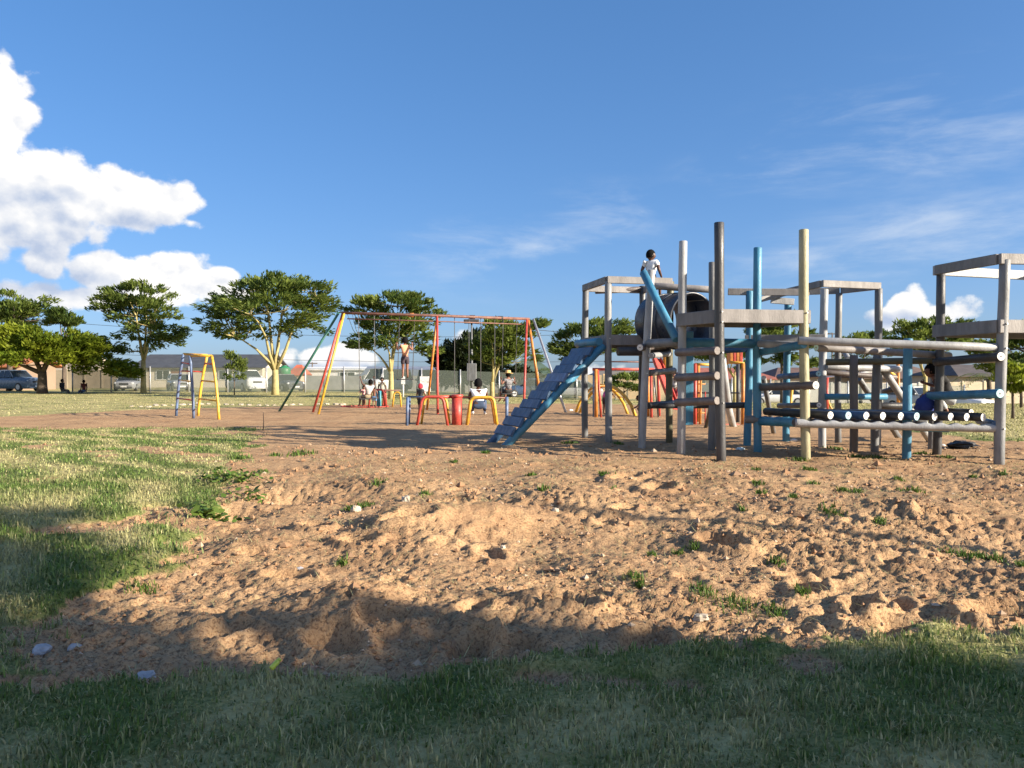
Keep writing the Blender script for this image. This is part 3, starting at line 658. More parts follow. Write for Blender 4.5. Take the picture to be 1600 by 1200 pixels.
platform((C1, C3, Vector((5.75, 15.15, 0)), C2), 1.98, 'plankg', ('plankg',) * 4, .15, 6)
# handrails and struts between the towers
log(P(1018, 447, 14.4), P(1115, 453, 14.2), 'plank', .062, 'handrail'); log(P(930, 455, 16.3), P(1003, 452, 16.4), 'brown', .06, 'handrail')
log(P(965, 549, 14.62), P(1046, 549, 14.85), 'dgrey', .085, 'bearer'); log(P(1000, 543, 13.6), P(1047, 540, 14.9), 'brown', .06, 'bearer', 'caps')
log(P(1010, 537, 13.8), P(1062, 535, 12.7), 'mgrey', .075, 'bearer'); log(P(1066, 535, 12.75), P(1182, 537, 12.85), 'blue', .075, 'bearer'); log(P(1125, 548, 14.0), P(1170, 546, 14.0), 'navy', .05, 'bearer')
log(P(1017, 556, 13.6), P(1046, 553, 14.8), 'lgrey', .05, 'bearer')
for yy, m in ((583, 'brown'), (634, 'black')): log(P(1012, yy, 13.9), P(1053, yy - 4, 15.0), m, .06, 'rung')
log(P(1010, 634, 14.2), P(1130, 634, 14.4), 'dgrey', .05, 'rung'); log(P(1120, 634, 14.2), P(1170, 633, 14.1), 'dgrey', .055, 'rung')
for yy in (549, 588, 627):
    o = log(P(1058, yy + 2, 12.42), P(1121, yy - 1, 11.58), 'brown', .062, 'rung')
mb = MB(); mb.beam(P(1075, 518, 12.75), P(1075, 664, 12.75), .05, .165, up=(1, 0, 0)); cf(mb, 'hanging_board', M['blue'], None, 'blue board hanging below the high platform')
mb = MB(); mb.tube([P(1005, 426, 13.6), P(1030, 478, 13.1), P(1057, 531, 12.6)], .068, 18, bev=.01); cf(mb, 'diagonal_brace', M['blue'], None, 'slanting sky-blue pole')
for (p0, p1, m, cap, r) in ((P(1187, 537, 12.75), P(1252, 541, 11.95), 'lgrey', None, .062), (P(1256, 538, 11.75), P(1186, 551, 12.9), 'blue', None, .062), (P(1275, 602, 11.55), P(1190, 605, 12.8), 'brown', 'caps', .062),
                            (P(1243, 660, 11.9), P(1186, 658, 12.85), 'blue', 'mgrey', .07), (P(1279, 584, 13.55), P(1217, 589, 15.1), 'navy', 'capsb', .055), (P(1280, 633, 13.55), P(1217, 634, 15.1), 'dgrey', 'caps', .05),
                            (P(1564, 557, 11.15), P(1462, 566, 12.5), 'black', 'caps', .066), (P(1563, 615, 11.15), P(1450, 619, 12.7), 'blue', 'capsb', .066), (P(1557, 664, 11.3), P(1530, 657, 12.6), 'navy', None, .06)):
    log(p0, p1, m, r, 'rung', cap)
# tunnel: half-open drum between the ramp tower and the high platform
TN = bpy.data.objects.new('tunnel', None); link(TN, CF)
t0, t1 = Vector((2.74, 15.0, 2.28)), Vector((3.22, 14.05, 2.24)); ax = (t1 - t0).normalized(); sx = ax.cross(Vector((0, 0, 1))).normalized(); sz_ = sx.cross(ax)
mb = MB(); n = 40; rings = []
for (off, rr_) in ((0, .50), (.03, .515), (.3, .505), (.55, .51), (.8, .505), ((t1 - t0).length - .02, .515), ((t1 - t0).length, .51), ((t1 - t0).length, .475), (.5, .47), (0, .475), (0, .50)):
    rings.append([t0 + ax * off + (sx * math.cos(2 * math.pi * k / n) + sz_ * math.sin(2 * math.pi * k / n)) * rr_ for k in range(n)])
mb.loft(rings, cap=False); cf(mb, 'drum', M['drum'], TN)
for off in (.28, .62):
    mb = MB(); rg = []
    for (o2, rr_) in ((0, .50), (0, .525), (.035, .525), (.035, .50)): rg.append([t0 + ax * (off + o2) + (sx * math.cos(2 * math.pi * k / n) + sz_ * math.sin(2 * math.pi * k / n)) * rr_ for k in range(n)])
    mb.loft(rg, cap=False); cf(mb, 'hoop', M['drum'], TN)
for k in range(5):
    a = R(20 + 35 * k); c0 = sx * math.cos(a) + sz_ * math.sin(a); mb = MB(); mb.beam(t0 + ax * .05 + c0 * .462, t1 - ax * .03 + c0 * .462, .02, .012, up=c0); cf(mb, 'inner_batten', M['hole'], TN)
# ramp
RA = bpy.data.objects.new('ramp', None); link(RA, CF)
wv = Vector((-.34, .94, 0)) * .82; f0 = Vector((PX(795, 14.15), 14.15, .05)); f1 = Vector((PX(941, 14.62), 14.62, 1.80))
for (a, b, m) in ((f0, f1, 'blue'), (f0 + wv, f1 + wv, 'navy')):
    mb = MB(); dv = (b - a).normalized(); mb.tube([a - dv * .15, a.lerp(b, .5), b + dv * .03], .075, 18, bev=.01); cf(mb, 'stringer', M[m], RA)
dv = (f1 - f0).normalized(); nv = dv.cross(wv).normalized(); nv = nv if nv.z > 0 else -nv
L = (f1 - f0).length
for i in range(10):
    c = f0 + dv * (L * (.075 + i * .092)) + nv * .10 + wv * .5 + nv * random.uniform(-.006, .006)
    x_ = wv.normalized(); z_ = (nv - dv * .30 + x_ * random.uniform(-.012, .012)).normalized(); y_ = z_.cross(x_); x_ = y_.cross(z_)
    mb = MB(); mb.box(c, (.95, .185, .05), M=Matrix((x_, y_, z_)).transposed(), bev=.007); cf(mb, 'board', M['navy'] if i != 6 else M['pblue'], RA)
log(f1 + nv * .12 - wv * .06, f1 + nv * .12 + wv * 1.12, 'blue', .075, 'ramp_head', None, RA)
# log bridge
BR = bpy.data.objects.new('log_bridge', None); link(BR, CF)
log(P(1247, 532, 11.75), P(1556, 543, 11.35), 'lgrey', .06, 'handrail', 'mgrey', BR); log(P(1275, 543, 11.8), P(1484, 556, 12.75), 'plank', .056, 'handrail', 'capsb', BR)
log(P(1290, 541, 13.0), P(1358, 543, 13.0), 'lgrey', .04, 'handrail', None, BR); log(P(1290, 566, 13.2), P(1555, 562, 12.6), 'olive', .055, 'handrail', None, BR)
r0, r1 = P(1243, 661, 11.8), P(1556, 669, 11.35); bk = Vector((-.42, 1.0, 0))
def scallop(a, b, m, nb=13):
    mb = MB(); n = 14; rings = []; seg = 110
    ax_ = (b - a).normalized(); s_ = ax_.cross(Vector((0, 0, 1))).normalized()
    for i in range(seg + 1):
        t = i / seg; c = a.lerp(b, t); cut = .030 * (0.5 + 0.5 * math.cos(2 * math.pi * t * nb)) if .03 < t < .97 else 0
        rings.append([c + s_ * .066 * math.cos(2 * math.pi * k / n) + Vector((0, 0, min(.066 * math.sin(2 * math.pi * k / n), .062 - cut))) for k in range(n)])
    mb.loft(rings); cf(mb, 'notched_bearer', M[m], BR)
scallop(r0, r1, 'lgrey'); scallop(r0 + bk * 1.05, r1 + bk * 1.05, 'mgrey')
fl_px = [1298, 1326, 1354, 1380, 1408, 1433, 1461, 1486, 1511, 1537]
cm = [('black', 'caps'), ('navy', 'capsb'), ('navy', 'caps'), ('black', 'caps'), ('black', 'caps'), ('navy', 'capsb'), ('black', 'caps'), ('olive', 'caps'), ('black', 'caps'), ('black', 'caps')]
for i, px in enumerate(fl_px):
    dd = 11.72 - .4 * (px - 1265) / 290; p0 = P(px, 649 + i * .35, dd); log(p0, p0 + bk * (1.2 if i else 1.3), cm[i][0] if cm[i][0] != 'olive' else 'black', .062, 'floor_log', cm[i][1], BR)
p0 = P(1518, 645, 12.4); log(p0, p0 + bk * .5, 'black', .06, 'floor_log', 'caps', BR)
mb = MB(); mb.tube([P(1430, 672, 12.2), P(1483, 674, 12.2)], .018, 10); cf(mb, 'rail', M['blue'], BR)
log(P(1288, 620, 13.7), P(1385, 620, 14.0), 'blue', .055, 'rung'); log(P(1290, 573, 13.7), P(1406, 577, 14.1), 'lgrey', .06, 'rung'); log(P(1290, 582, 14.6), P(1400, 590, 14.8), 'brown', .05, 'rung'); log(P(1375, 634, 14.3), P(1425, 634, 14.4), 'dgrey', .06, 'rung')
log(P(1316, 547, 14.4), P(1326, 561, 14.0), 'lgrey', .05, 'brace')
# back ramp leaning down to the right
log(P(1380, 577, 14.1), P(1456, 692, 15.0), 'lgrey', .065, 'back_stringer'); log(P(1342, 592, 15.0), P(1409, 690, 16.0), 'mgrey', .06, 'back_stringer')
for t in (.25, .5, .75): log(P(1380, 577, 14.1).lerp(P(1456, 692, 15.0), t), P(1342, 592, 15.0).lerp(P(1409, 690, 16.0), t), 'dgrey', .05, 'rung')
# ------------------------------------------------------------------ trees
def crown(name, parent, centers, leaves, size, matk, seed, origin, flat=0.35, out=0.9, spray=0.42):
    """leaf faces grouped in flattened clumps; centers = [(pos, radius)]; leaves point outwards from the crown's axis"""
    rr = np.random.RandomState(seed); C = np.array([tuple(c) for c, r in centers]); Rr = np.array([r for c, r in centers]); o = np.array(tuple(origin))
    w = Rr ** 2; k = rr.choice(len(C), leaves, p=w / w.sum())
    q = rr.normal(0, 1, (leaves, 3)); q /= np.linalg.norm(q, axis=1)[:, None]; q *= (rr.rand(leaves) ** 0.6)[:, None] * 1.15
    pos = C[k] + q * Rr[k][:, None] * np.array([1, 1, flat])
    ctr = np.array([0, 0, C[:, 2].mean() - 1.0]); dirn = pos - ctr; dirn /= (np.linalg.norm(dirn, axis=1)[:, None] + 1e-6)
    dirn = dirn * out + rr.normal(0, 0.42, (leaves, 3)) + np.array([0, 0, 0.12]); dirn[:, 2] *= 0.8; dirn /= np.linalg.norm(dirn, axis=1)[:, None]
    up = np.array([0, 0, 1.0]) + rr.normal(0, 0.5, (leaves, 3)); side = np.cross(dirn, up); side /= (np.linalg.norm(side, axis=1)[:, None] + 1e-6)
    L = (size * 1.02 * rr.uniform(0.5, 1.6, leaves))[:, None]; Wd = L * spray * 0.5 * rr.uniform(.6, 1.2, (leaves, 1))
    V = np.stack([pos - dirn * L * .5, pos + side * Wd, pos + dirn * L * .6, pos - side * Wd], 1).reshape(-1, 3)
    F = (np.arange(leaves)[:, None] * 4 + np.array([[0, 1, 2, 3]]))
    cl = rr.uniform(0.15, 0.85, len(C))[k]
    t = np.repeat(np.stack([np.clip(cl + rr.normal(0, .18, leaves), 0, 1), rr.uniform(.75, 1.2, leaves), np.zeros(leaves), np.ones(leaves)], -1), 4, 0)
    return npmesh('crown', V, F, M[matk], False, {'tint': t}, parent)
def tree(name, label, base, lobes, d, fork_z, nlimb, trunk_r, leaves, leafm, barkm, seed, size=0.20, clump=0.55, dens=1.0, flat=0.42, cat='tree', group=None, lean=0.0, depth=0.9, lk=0.85):
    """base px; lobes = [(px, py, rx px, ry px)] give the crown's outline at distance d, each with its own depth"""
    rr = random.Random(seed); bx = PX(base, d); hz0 = float(hill(bx, d)); root = empty(name, (bx, d, hz0), label=label, cat=cat, group=group); leaves = int(leaves * lk)
    cents = []
    for (px, py, rx, ry) in lobes:
        c = P(px, py, d) - Vector((bx, d, hz0)); a, b = rx / FPX * d, ry / FPX * d
        n = max(8, int(dens * 1.9 * (a * a * depth * 0.55 + a * b * 1.6) / (clump * clump)))
        yo = rr.uniform(-.3, .3) * a
        for i in range(n):
            th = rr.uniform(0, 6.28); ph = math.acos(rr.uniform(-0.75, 1)); u = rr.uniform(.55, 1.0)
            p = c + Vector((math.sin(ph) * math.cos(th) * a * u, yo + math.sin(ph) * math.sin(th) * a * depth * u, math.cos(ph) * b * u))
            cents.append((p, clump * rr.uniform(.4, 1.25)))
    trunk_r *= .78
    mb = MB(); F0 = Vector((lean, 0, fork_z))
    mb.tube([(0, 0, -.15), (lean * .3, 0, fork_z * .35), (lean * .7, 0.02, fork_z * .75), F0], [trunk_r * 1.25, trunk_r, trunk_r * .9, trunk_r * .85], 9)
    limbs = []
    tgt = sorted(cents, key=lambda c: rr.random())
    xs = sorted(tgt[:max(nlimb * 6, 8)], key=lambda c: math.atan2(c[0].y, c[0].x))
    for i in range(nlimb):
        e = xs[int((i + .5) / nlimb * len(xs))][0]; e = Vector((e.x * .75, e.y * .75, e.z - .1)); h = e.z - F0.z
        pts = [F0 - Vector((0, 0, .15)), F0 + Vector((e.x * .22, e.y * .22, h * .30)), F0 + Vector((e.x * .42, e.y * .42, h * .62)), F0 + Vector(((e.x - F0.x) * .75, e.y * .75, h * .88)), e]
        pts = [p + Vector((rr.uniform(-.1, .1), rr.uniform(-.1, .1), 0)) if 0 < j < 4 else p for j, p in enumerate(pts)]
        r0 = trunk_r * .55; mb.tube(pts, [r0, r0 * .78, r0 * .55, r0 * .35, r0 * .15], 7); limbs.append(pts)
    for (c, r) in cents:
        if rr.random() > .4: continue
        best = min(((p - c).length + (0 if p.z < c.z else 1.5), p) for l in limbs for p in l[1:]) if False else None
        bp = None; bd = 1e9
        for l in limbs:
            for p in l[1:]:
                dd = (p - c).length + (0 if p.z < c.z + .1 else 1.2)
                if dd < bd: bd, bp = dd, p
        m_ = bp.lerp(c, .5) + Vector((rr.uniform(-.15, .15), rr.uniform(-.15, .15), -.08)); mb.tube([bp, m_, c], [trunk_r * .16, trunk_r * .11, trunk_r * .05], 4, cap=False)
    mb.build('trunk', M[barkm], root)
    crown('crown', root, cents, leaves, size, leafm, seed, (bx, d, 0), flat)
    return root
FT = 'yellow-barked trees beyond the sand'
tree('fever_tree', 'yellow-trunked tree with a round feathery crown beside the arched ladder', 224, [(222, 462, 62, 20), (215, 488, 66, 24), (232, 520, 62, 20), (262, 532, 36, 14), (185, 480, 34, 20), (205, 545, 26, 10)], 58, 2.4, 4, .24, 13000, 'leaf_fever', 'bark_y', 1, .26, .62, group=FT)
tree('fever_tree', 'widest yellow-trunked tree, forking low, left of the swings', 430, [(425, 446, 62, 22), (372, 470, 56, 26), (478, 458, 52, 24), (435, 488, 90, 26), (348, 508, 40, 18), (505, 478, 32, 20), (470, 515, 40, 14), (385, 520, 46, 14), (335, 480, 22, 12)], 53, 1.7, 6, .30, 19000, 'leaf_fever', 'bark_y', 2, .26, .62, group=FT)
tree('fever_tree', 'yellow-trunked tree standing behind the girl on the swing', 611, [(612, 474, 58, 18), (660, 480, 36, 16), (568, 482, 30, 14), (615, 505, 70, 22), (590, 530, 46, 16), (650, 528, 34, 14), (672, 550, 18, 9), (560, 540, 22, 8)], 45, 1.6, 5, .20, 14000, 'leaf_fever', 'bark_y', 3, .22, .52, group=FT)
tree('fever_tree', 'yellow-trunked tree behind the right end of the swing frame', 769, [(795, 515, 48, 16), (830, 505, 24, 12), (780, 540, 44, 18), (815, 548, 36, 16), (765, 560, 26, 10)], 46, 1.1, 4, .19, 11000, 'leaf_fever', 'bark_y', 4, .22, .5, group=FT)
tree('fever_tree', 'dark feathery tree seen behind the ramp', 912, [(935, 512, 50, 14), (900, 522, 36, 14), (970, 515, 30, 12), (905, 545, 42, 14), (940, 540, 50, 12), (880, 540, 22, 9), (900, 560, 26, 7)], 50, 2.2, 4, .17, 11000, 'leaf_fever', 'bark_y', 5, .23, .55, group=FT)
tree('fever_tree', 'feathery tree seen between the blue poles', 1222, [(1200, 520, 36, 16), (1235, 500, 30, 14), (1245, 530, 36, 18), (1205, 560, 30, 12), (1250, 565, 32, 12)], 46, 2.0, 4, .15, 8000, 'leaf_fever', 'bark_d', 6, .22, .5, group=FT)
tree('fever_tree', 'rounded green tree with a forked pale trunk behind the log bridge', 1446, [(1440, 515, 46, 16), (1480, 510, 34, 14), (1410, 530, 34, 14), (1455, 540, 52, 16), (1500, 535, 30, 12)], 48, 2.0, 4, .17, 11000, 'leaf_fever', 'bark_y', 7, .23, .55, group=FT)
tree('fever_tree', 'low dark tree left of the tree behind the log bridge', 1345, [(1340, 530, 30, 10), (1375, 528, 34, 10), (1350, 550, 40, 12), (1310, 545, 22, 9)], 62, 2.0, 3, .17, 6500, 'leaf_fever', 'bark_d', 8, .26, .6, group=FT)
tree('fever_tree', 'tree crown filling the right edge behind the tall grey pole', 1610, [(1600, 545, 50, 26), (1570, 570, 36, 20), (1625, 520, 60, 28), (1545, 545, 30, 14)], 36, 2.2, 5, .18, 10000, 'leaf_fever', 'bark_d', 9, .20, .48, group=FT)
tree('young_tree', 'young light-green tree on the lawn at the right edge', 1583, [(1588, 585, 24, 16), (1600, 600, 26, 14), (1578, 572, 16, 10)], 23.0, 1.0, 3, .05, 4500, 'leaf_bright', 'bark_d', 10, .11, .25)
tree('young_tree', 'thin young tree on the lawn at the far right, darker', 1596, [(1598, 590, 26, 18), (1610, 575, 26, 16)], 31.0, 1.2, 3, .07, 3500, 'leaf_fever', 'bark_d', 21, .14, .3)
tree('shade_tree', 'broad bright-green spreading tree over the parked cars at the left', 66, [(60, 535, 90, 26), (120, 548, 70, 24), (5, 540, 70, 24), (165, 565, 46, 16), (60, 560, 90, 14), (190, 578, 22, 9), (-60, 550, 60, 24)], 57, 1.6, 6, .42, 34000, 'leaf_bright', 'bark_d', 11, .30, .8, flat=.5, depth=.8, lk=1.2)
tree('tall_tree', 'tall feathery tree behind the broad tree at the left edge', 15, [(25, 480, 58, 22), (-20, 485, 60, 26), (50, 500, 40, 14), (0, 510, 60, 14)], 68, 3.0, 4, .3, 11000, 'leaf_fever', 'bark_d', 12, .32, .75)
tree('tall_tree', 'smaller feathery tree showing right of the tall one at the left', 100, [(98, 492, 24, 9), (90, 505, 32, 9), (112, 500, 14, 7)], 66, 3.0, 3, .2, 4500, 'leaf_fever', 'bark_d', 13, .28, .6)
tree('dark_tree', 'dense dark conifer-like tree behind the swing chains', 722, [(735, 545, 40, 20), (715, 570, 32, 28), (750, 575, 40, 28), (722, 590, 34, 16), (700, 555, 12, 26), (760, 530, 28, 14)], 66, 1.2, 4, .3, 15000, 'leaf_dark', 'bark_d', 14, .42, .8, flat=.8)
tree('shrub', 'small leafy sapling in front of the dark-roofed house', 366, [(366, 570, 16, 12), (370, 585, 18, 10), (360, 555, 8, 7)], 52, 1.0, 3, .05, 1800, 'leaf_fever', 'bark_d', 15, .18, .35)
tree('shrub', 'low bush by the wall seen left of the leaning pale pole', 975, [(968, 598, 20, 12), (990, 604, 22, 10), (985, 590, 14, 9)], 58, .8, 3, .08, 3000, 'leaf_fever', 'bark_d', 16, .24, .5)
tree('shrub', 'green garden bush beyond the swing frame, right', 806, [(808, 585, 24, 12), (830, 592, 20, 10), (790, 590, 16, 10)], 66, 1.0, 3, .1, 3500, 'leaf_dark', 'bark_d', 17, .3, .6, flat=.7)
tree('thorn_tree', 'pale forked tree seen through the frame beside the dark pole', 1148, [(1125, 560, 26, 8), (1150, 552, 26, 8), (1105, 556, 20, 6), (1165, 570, 16, 6)], 42, 1.5, 4, .12, 2600, 'leaf_fever', 'bark_y', 18, .18, .4)
def palm(label, px, py_base, py_top, d, seed, fr=1.9):
    rr = random.Random(seed); bx = PX(px, d); z = CAM_H + (588 - py_top) / FPX * d; root = empty('palm', (bx, d, 0), label=label, cat='palm')
    mb = MB(); mb.tube([(0, 0, -.1), (.03, 0, z * .5), (0, 0, z)], [.16, .13, .12], 8); mb.build('trunk', M['bark_d'], root)
    V = []; F = []; T = []
    for k in range(14):
        th = k * 6.283 / 14 + rr.uniform(-.15, .15); lift = rr.uniform(.3, 1.1); dv = Vector((math.cos(th), math.sin(th), 0)); sd = Vector((-math.sin(th), math.cos(th), 0))
        for j in range(16):
            t = j / 15; p = Vector((0, 0, z)) + dv * fr * t + Vector((0, 0, fr * (lift * t - 1.15 * t * t)))
            for s in (-1, 1):
                tip = p + (sd * s * .8 + dv * .6 + Vector((0, 0, -.35))) * (.42 * math.sin(math.pi * (t * .9 + .08)) + .05); w = dv * .03
                b = len(V); V += [p - w, p + w, tip, tip - w * .3]; F.append((b, b + 1, b + 2, b + 3)); T += [(rr.uniform(.1, .9), 1, 0, 1)] * 4
    npmesh('fronds', np.array([tuple(v) for v in V]), np.array(F), M['leaf_palm'], False, {'tint': np.array(T)}, root)
palm('small palm behind the top of the ramp', 871, 612, 585, 56, 1); palm('palm beyond the log bridge beside the grey pole', 1545, 620, 592, 46, 2, 2.2)
# trees behind the photographer, whose shade covers the foreground
def back_tree(label, base, lobes, seed, leaves, tr=.25):
    root = empty('shade_tree', (base[0], base[1], 0), label=label, cat='tree'); rr = random.Random(seed); cents = []
    for (off, z, r, h) in lobes:
        c = Vector((.375 * off, .927 * off, z))
        for i in range(int(26 * r)):
            th = rr.uniform(0, 6.28); ph = math.acos(rr.uniform(-1, 1)); u = rr.uniform(.2, 1)
            cents.append((c + Vector((math.sin(ph) * math.cos(th) * r * u, math.sin(ph) * math.sin(th) * r * u, math.cos(ph) * h * u)), rr.uniform(.5, .8)))
    mb = MB(); mb.tube([(0, 0, -.2), (0, 0, 1.2), (.1, 0, 2.6)], [tr * 1.3, tr, tr * .7], 10)
    for i in range(7): c = cents[i * 7][0]; mb.tube([(0.05, 0, 1.6), c.lerp(Vector((0, 0, 1.8)), .5) + Vector((0, 0, .2)), c], [tr * .45, tr * .3, tr * .1], 6)
    mb.build('trunk', M['bark_d'], root); crown('crown', root, cents, leaves, .30, 'leaf_bright', seed, base, .7, spray=.8)
back_tree('dense leafy tree behind the camera shading the near lawn', (10.7, -2.83), [(-0.1, 4.6, 2.5, 1.7), (0.3, 3.5, 2.5, 0.8), (-1.8, 3.9, 2.0, 1.5), (0.9, 6.1, 2.4, 0.9)], 3, 8000)
mb = MB(); mb.tube([(10.4, 3.1, -.2), (10.4, 3.1, 1.5), (10.4, 3.1, 3.85)], .06, 12, bev=.01); o = mb.build('steel_post', M['galv']); tag(o, 'plain steel post out of view at the right, casting a thin shadow', 'post')

# ------------------------------------------------------------------ fence, walls, houses
FE = empty('wire_fence', (0, 61, 0), label='green-grey welded wire fence with steel posts along the far lawn', cat='fence')
def fence_mat():
    m = bpy.data.materials.new('welded_wire'); m.use_nodes = True; nt = m.node_tree; q = NG(nt); b = nt.nodes['Principled BSDF']
    x, y, z = q.sep(q.n('ShaderNodeTexCoord').outputs['Object'])
    def wire(v, per, w): return q.m('LESS_THAN', q.m('ABSOLUTE', q.m('SUBTRACT', q.m('FRACT', q.m('DIVIDE', v, per)), .5)), w)
    a = q.m('MAXIMUM', wire(x, .04, .13), wire(z, .0127 * 2, .16)); b.inputs['Base Color'].default_value = (.16, .19, .16, 1); b.inputs['Roughness'].default_value = .6
    tr = q.n('ShaderNodeBsdfTransparent'); mx = q.n('ShaderNodeMixShader'); nt.links.new(a, mx.inputs[0]); nt.links.new(tr.outputs[0], mx.inputs[1]); nt.links.new(b.outputs[0], mx.inputs[2])
    nt.links.new(mx.outputs[0], nt.nodes['Material Output'].inputs[0]); return m
M['wire'] = fence_mat()
mbp = MB(); mbp.tube([(0, 0, -.2), (0, 0, 2.02)], .055, 8); pm = mbp.mesh('post', M['galv'])
mbp = MB(); mbp.add([(0, 0, .05), (2.95, 0, .05), (2.95, 0, 1.9), (0, 0, 1.9)], [(0, 1, 2, 3)], 0, False); wm = mbp.mesh('wire_panel', M['wire'])
for i in range(24):
    x = -34 + i * 3.0
    zz = float(hill(x, 61)); o = link(bpy.data.objects.new('post', pm), FE); o.location = (x, 0, zz)
    if i < 23: o = link(bpy.data.objects.new('wire_panel', wm), FE); o.location = (x + .02, .03, zz); o.rotation_euler = (0, math.atan2(zz - float(hill(x + 3, 61)), 3.0), 0)
def wallthing(name, label, px0, px1, d, h, m, cat='wall', th=.2):
    a, b = PX(px0, d), PX(px1, d); z0 = float(hill((a + b) / 2, d)); h -= z0 * .7; root = empty(name, ((a + b) / 2, d, z0), label=label, cat=cat); root['kind'] = 'thing'; L = b - a; n = max(2, int(L / 1.8)); w = L / n
    for i in range(n):
        mb = MB(); mb.box((-L / 2 + (i + .5) * w, 0, h / 2 - .1), (w - .16, th * .5, h + .2)); mb.build('wall_panel', m, root)
    for i in range(n + 1):
        mb = MB(); mb.box((-L / 2 + i * w, 0, h / 2 - .05), (.16, th, h + .3)); mb.build('pier', m, root)
    return root
wallthing('boundary_wall', 'grey concrete boundary wall behind the wire fence and swings', 478, 905, 74, 1.35, M['wall_conc'])
wallthing('boundary_wall', 'peach garden wall behind the red climbing bars', 905, 1060, 66, 1.55, mat('peach_plaster', (.62, .42, .22), .9, .12, .8))
wallthing('boundary_wall', 'pale cream garden wall at the right beyond the lawn', 1470, 1640, 66, 1.25, mat('cream_plaster', (.55, .47, .34), .9, .15, .8))
wallthing('boundary_wall', 'whitish garden wall seen through the log frame', 1060, 1470, 66, 1.0, mat('offwhite_plaster', (.58, .56, .52), .9, .12, .8))
wallthing('boundary_wall', 'low tan wall behind the cars at the left', -60, 215, 82, 1.9, mat('tan_plaster', (.30, .25, .18), .9, .12, .8))
def house(name, label, px0, px1, d, zw, zr, wallc, roofc, depth=8, hip=0.0, win=(), door=None, gable_front=False, over=.45):
    a, b = PX(px0, d), PX(px1, d); L = b - a; root = empty(name, ((a + b) / 2, d, 0), label=label, cat='house')
    wm_ = mat(name + '_wall', wallc, .9, .1, .6, .2, 10); rm = mat(name + '_roof', roofc, .8, .18, 1.2, .3, 10)
    mb = MB()
    if gable_front: mb.add([(-L / 2, 0, -2.6), (L / 2, 0, -2.6), (L / 2, 0, zw), (0, 0, zr - .12), (-L / 2, 0, zw), (-L / 2, depth, -2.6), (L / 2, depth, -2.6), (L / 2, depth, zw), (0, depth, zr - .12), (-L / 2, depth, zw)],
                           [(0, 1, 2, 3, 4), (9, 8, 7, 6, 5), (1, 6, 7, 2), (5, 0, 4, 9)], 0, False)
    else: mb.add([(-L / 2, 0, -2.6), (L / 2, 0, -2.6), (L / 2, 0, zw), (-L / 2, 0, zw), (-L / 2, depth, -2.6), (L / 2, depth, -2.6), (L / 2, depth, zw), (-L / 2, depth, zw), (-L / 2 + .02, depth / 2, zr - .15), (L / 2 - .02, depth / 2, zr - .15)],
                 [(0, 1, 2, 3), (5, 4, 7, 6), (1, 5, 6, 9, 2) if hip == 0 else (1, 5, 6, 2), (4, 0, 3, 8, 7) if hip == 0 else (4, 0, 3, 7)], 0, False)
    mb.build('wall', wm_, root); mb = MB(); t = .12
    if gable_front:
        for s in (-1, 1):
            e = Vector((s * (L / 2 + over), 0, zw - over * (zr - zw) / (L / 2))); r = Vector((0, 0, zr))
            mb.add([(e.x, -over, e.z), (e.x, depth + over, e.z), (0, depth + over, zr), (0, -over, zr), (e.x, -over, e.z + t), (e.x, depth + over, e.z + t), (0, depth + over, zr + t), (0, -over, zr + t)], [(0, 1, 2, 3), (7, 6, 5, 4), (0, 3, 7, 4), (1, 5, 6, 2), (0, 4, 5, 1)], 0, False)
    else:
        k = (zr - zw) / (depth / 2); hx = L / 2 + over; hr = hx - hip
        for s in (0, 1):
            y0, y1 = (-over, depth / 2) if s == 0 else (depth + over, depth / 2); ze = zw - over * k
            mb.add([(-hx, y0, ze), (hx, y0, ze), (hr, y1, zr), (-hr, y1, zr), (-hx, y0, ze + t), (hx, y0, ze + t), (hr, y1, zr + t), (-hr, y1, zr + t)], [(0, 1, 2, 3), (7, 6, 5, 4), (0, 4, 5, 1), (1, 5, 6, 2), (3, 7, 4, 0)], 0, False)
        if hip > 0:
            for s in (-1, 1): mb.add([(s * hx, -over, zw - over * k + t), (s * hx, depth + over, zw - over * k + t), (s * hr, depth / 2, zr + t)], [(0, 1, 2)], 0, False)
    mb.build('roof', rm, root)
    fmt = M['white']
    for (wx, wz, ww, wh) in win:
        mb = MB(); mb.box((wx, -.03, wz), (ww, .08, wh)); f = mb.build('window', fmt, root); mb = MB(); mb.box((wx - ww * .23, -.08, wz), (ww * .4, .02, wh * .86)); mb.box((wx + ww * .23, -.08, wz), (ww * .4, .02, wh * .86)); mb.build('pane', M['glass'], f)
    if door: mb = MB(); mb.box((door[0], -.03, 1.0), (.95, .08, 2.1)); mb.build('door', mat('door_brown', (.17, .07, .045), .6), root)
    return root
house('house', 'long cream house with a dark slate roof behind the arched ladder', 212, 410, 88, 2.3, 3.7, (.52, .46, .37), (.055, .06, .07), 9, win=((-4, 1.4, 1.6, 1.1), (3, 1.4, 1.6, 1.1), (6, 1.4, 1.2, 1.1)), door=(-2.6,))
house('house', 'small house with a red pyramid roof beside the green tank', 455, 470, 92, 1.6, 2.5, (.5, .4, .3), (.45, .11, .06), 3, hip=.7)
house('house', 'long white building with a pale roof behind the swings', 470, 590, 96, 2.0, 2.35, (.75, .75, .74), (.72, .72, .72), 9, win=((1, 1.2, 2, 1.2),), over=.3)
house('house', 'grey gabled building with a blue-grey roof behind the swings', 568, 672, 90, 1.3, 2.3, (.34, .35, .37), (.16, .19, .25), 8, win=((-2, .9, 1.4, .8),), over=.3)
house('house', 'house with a dull green roof behind the swing frame', 795, 862, 84, 1.5, 3.1, (.25, .22, .19), (.075, .12, .085), 9, over=.5, hip=2.0)
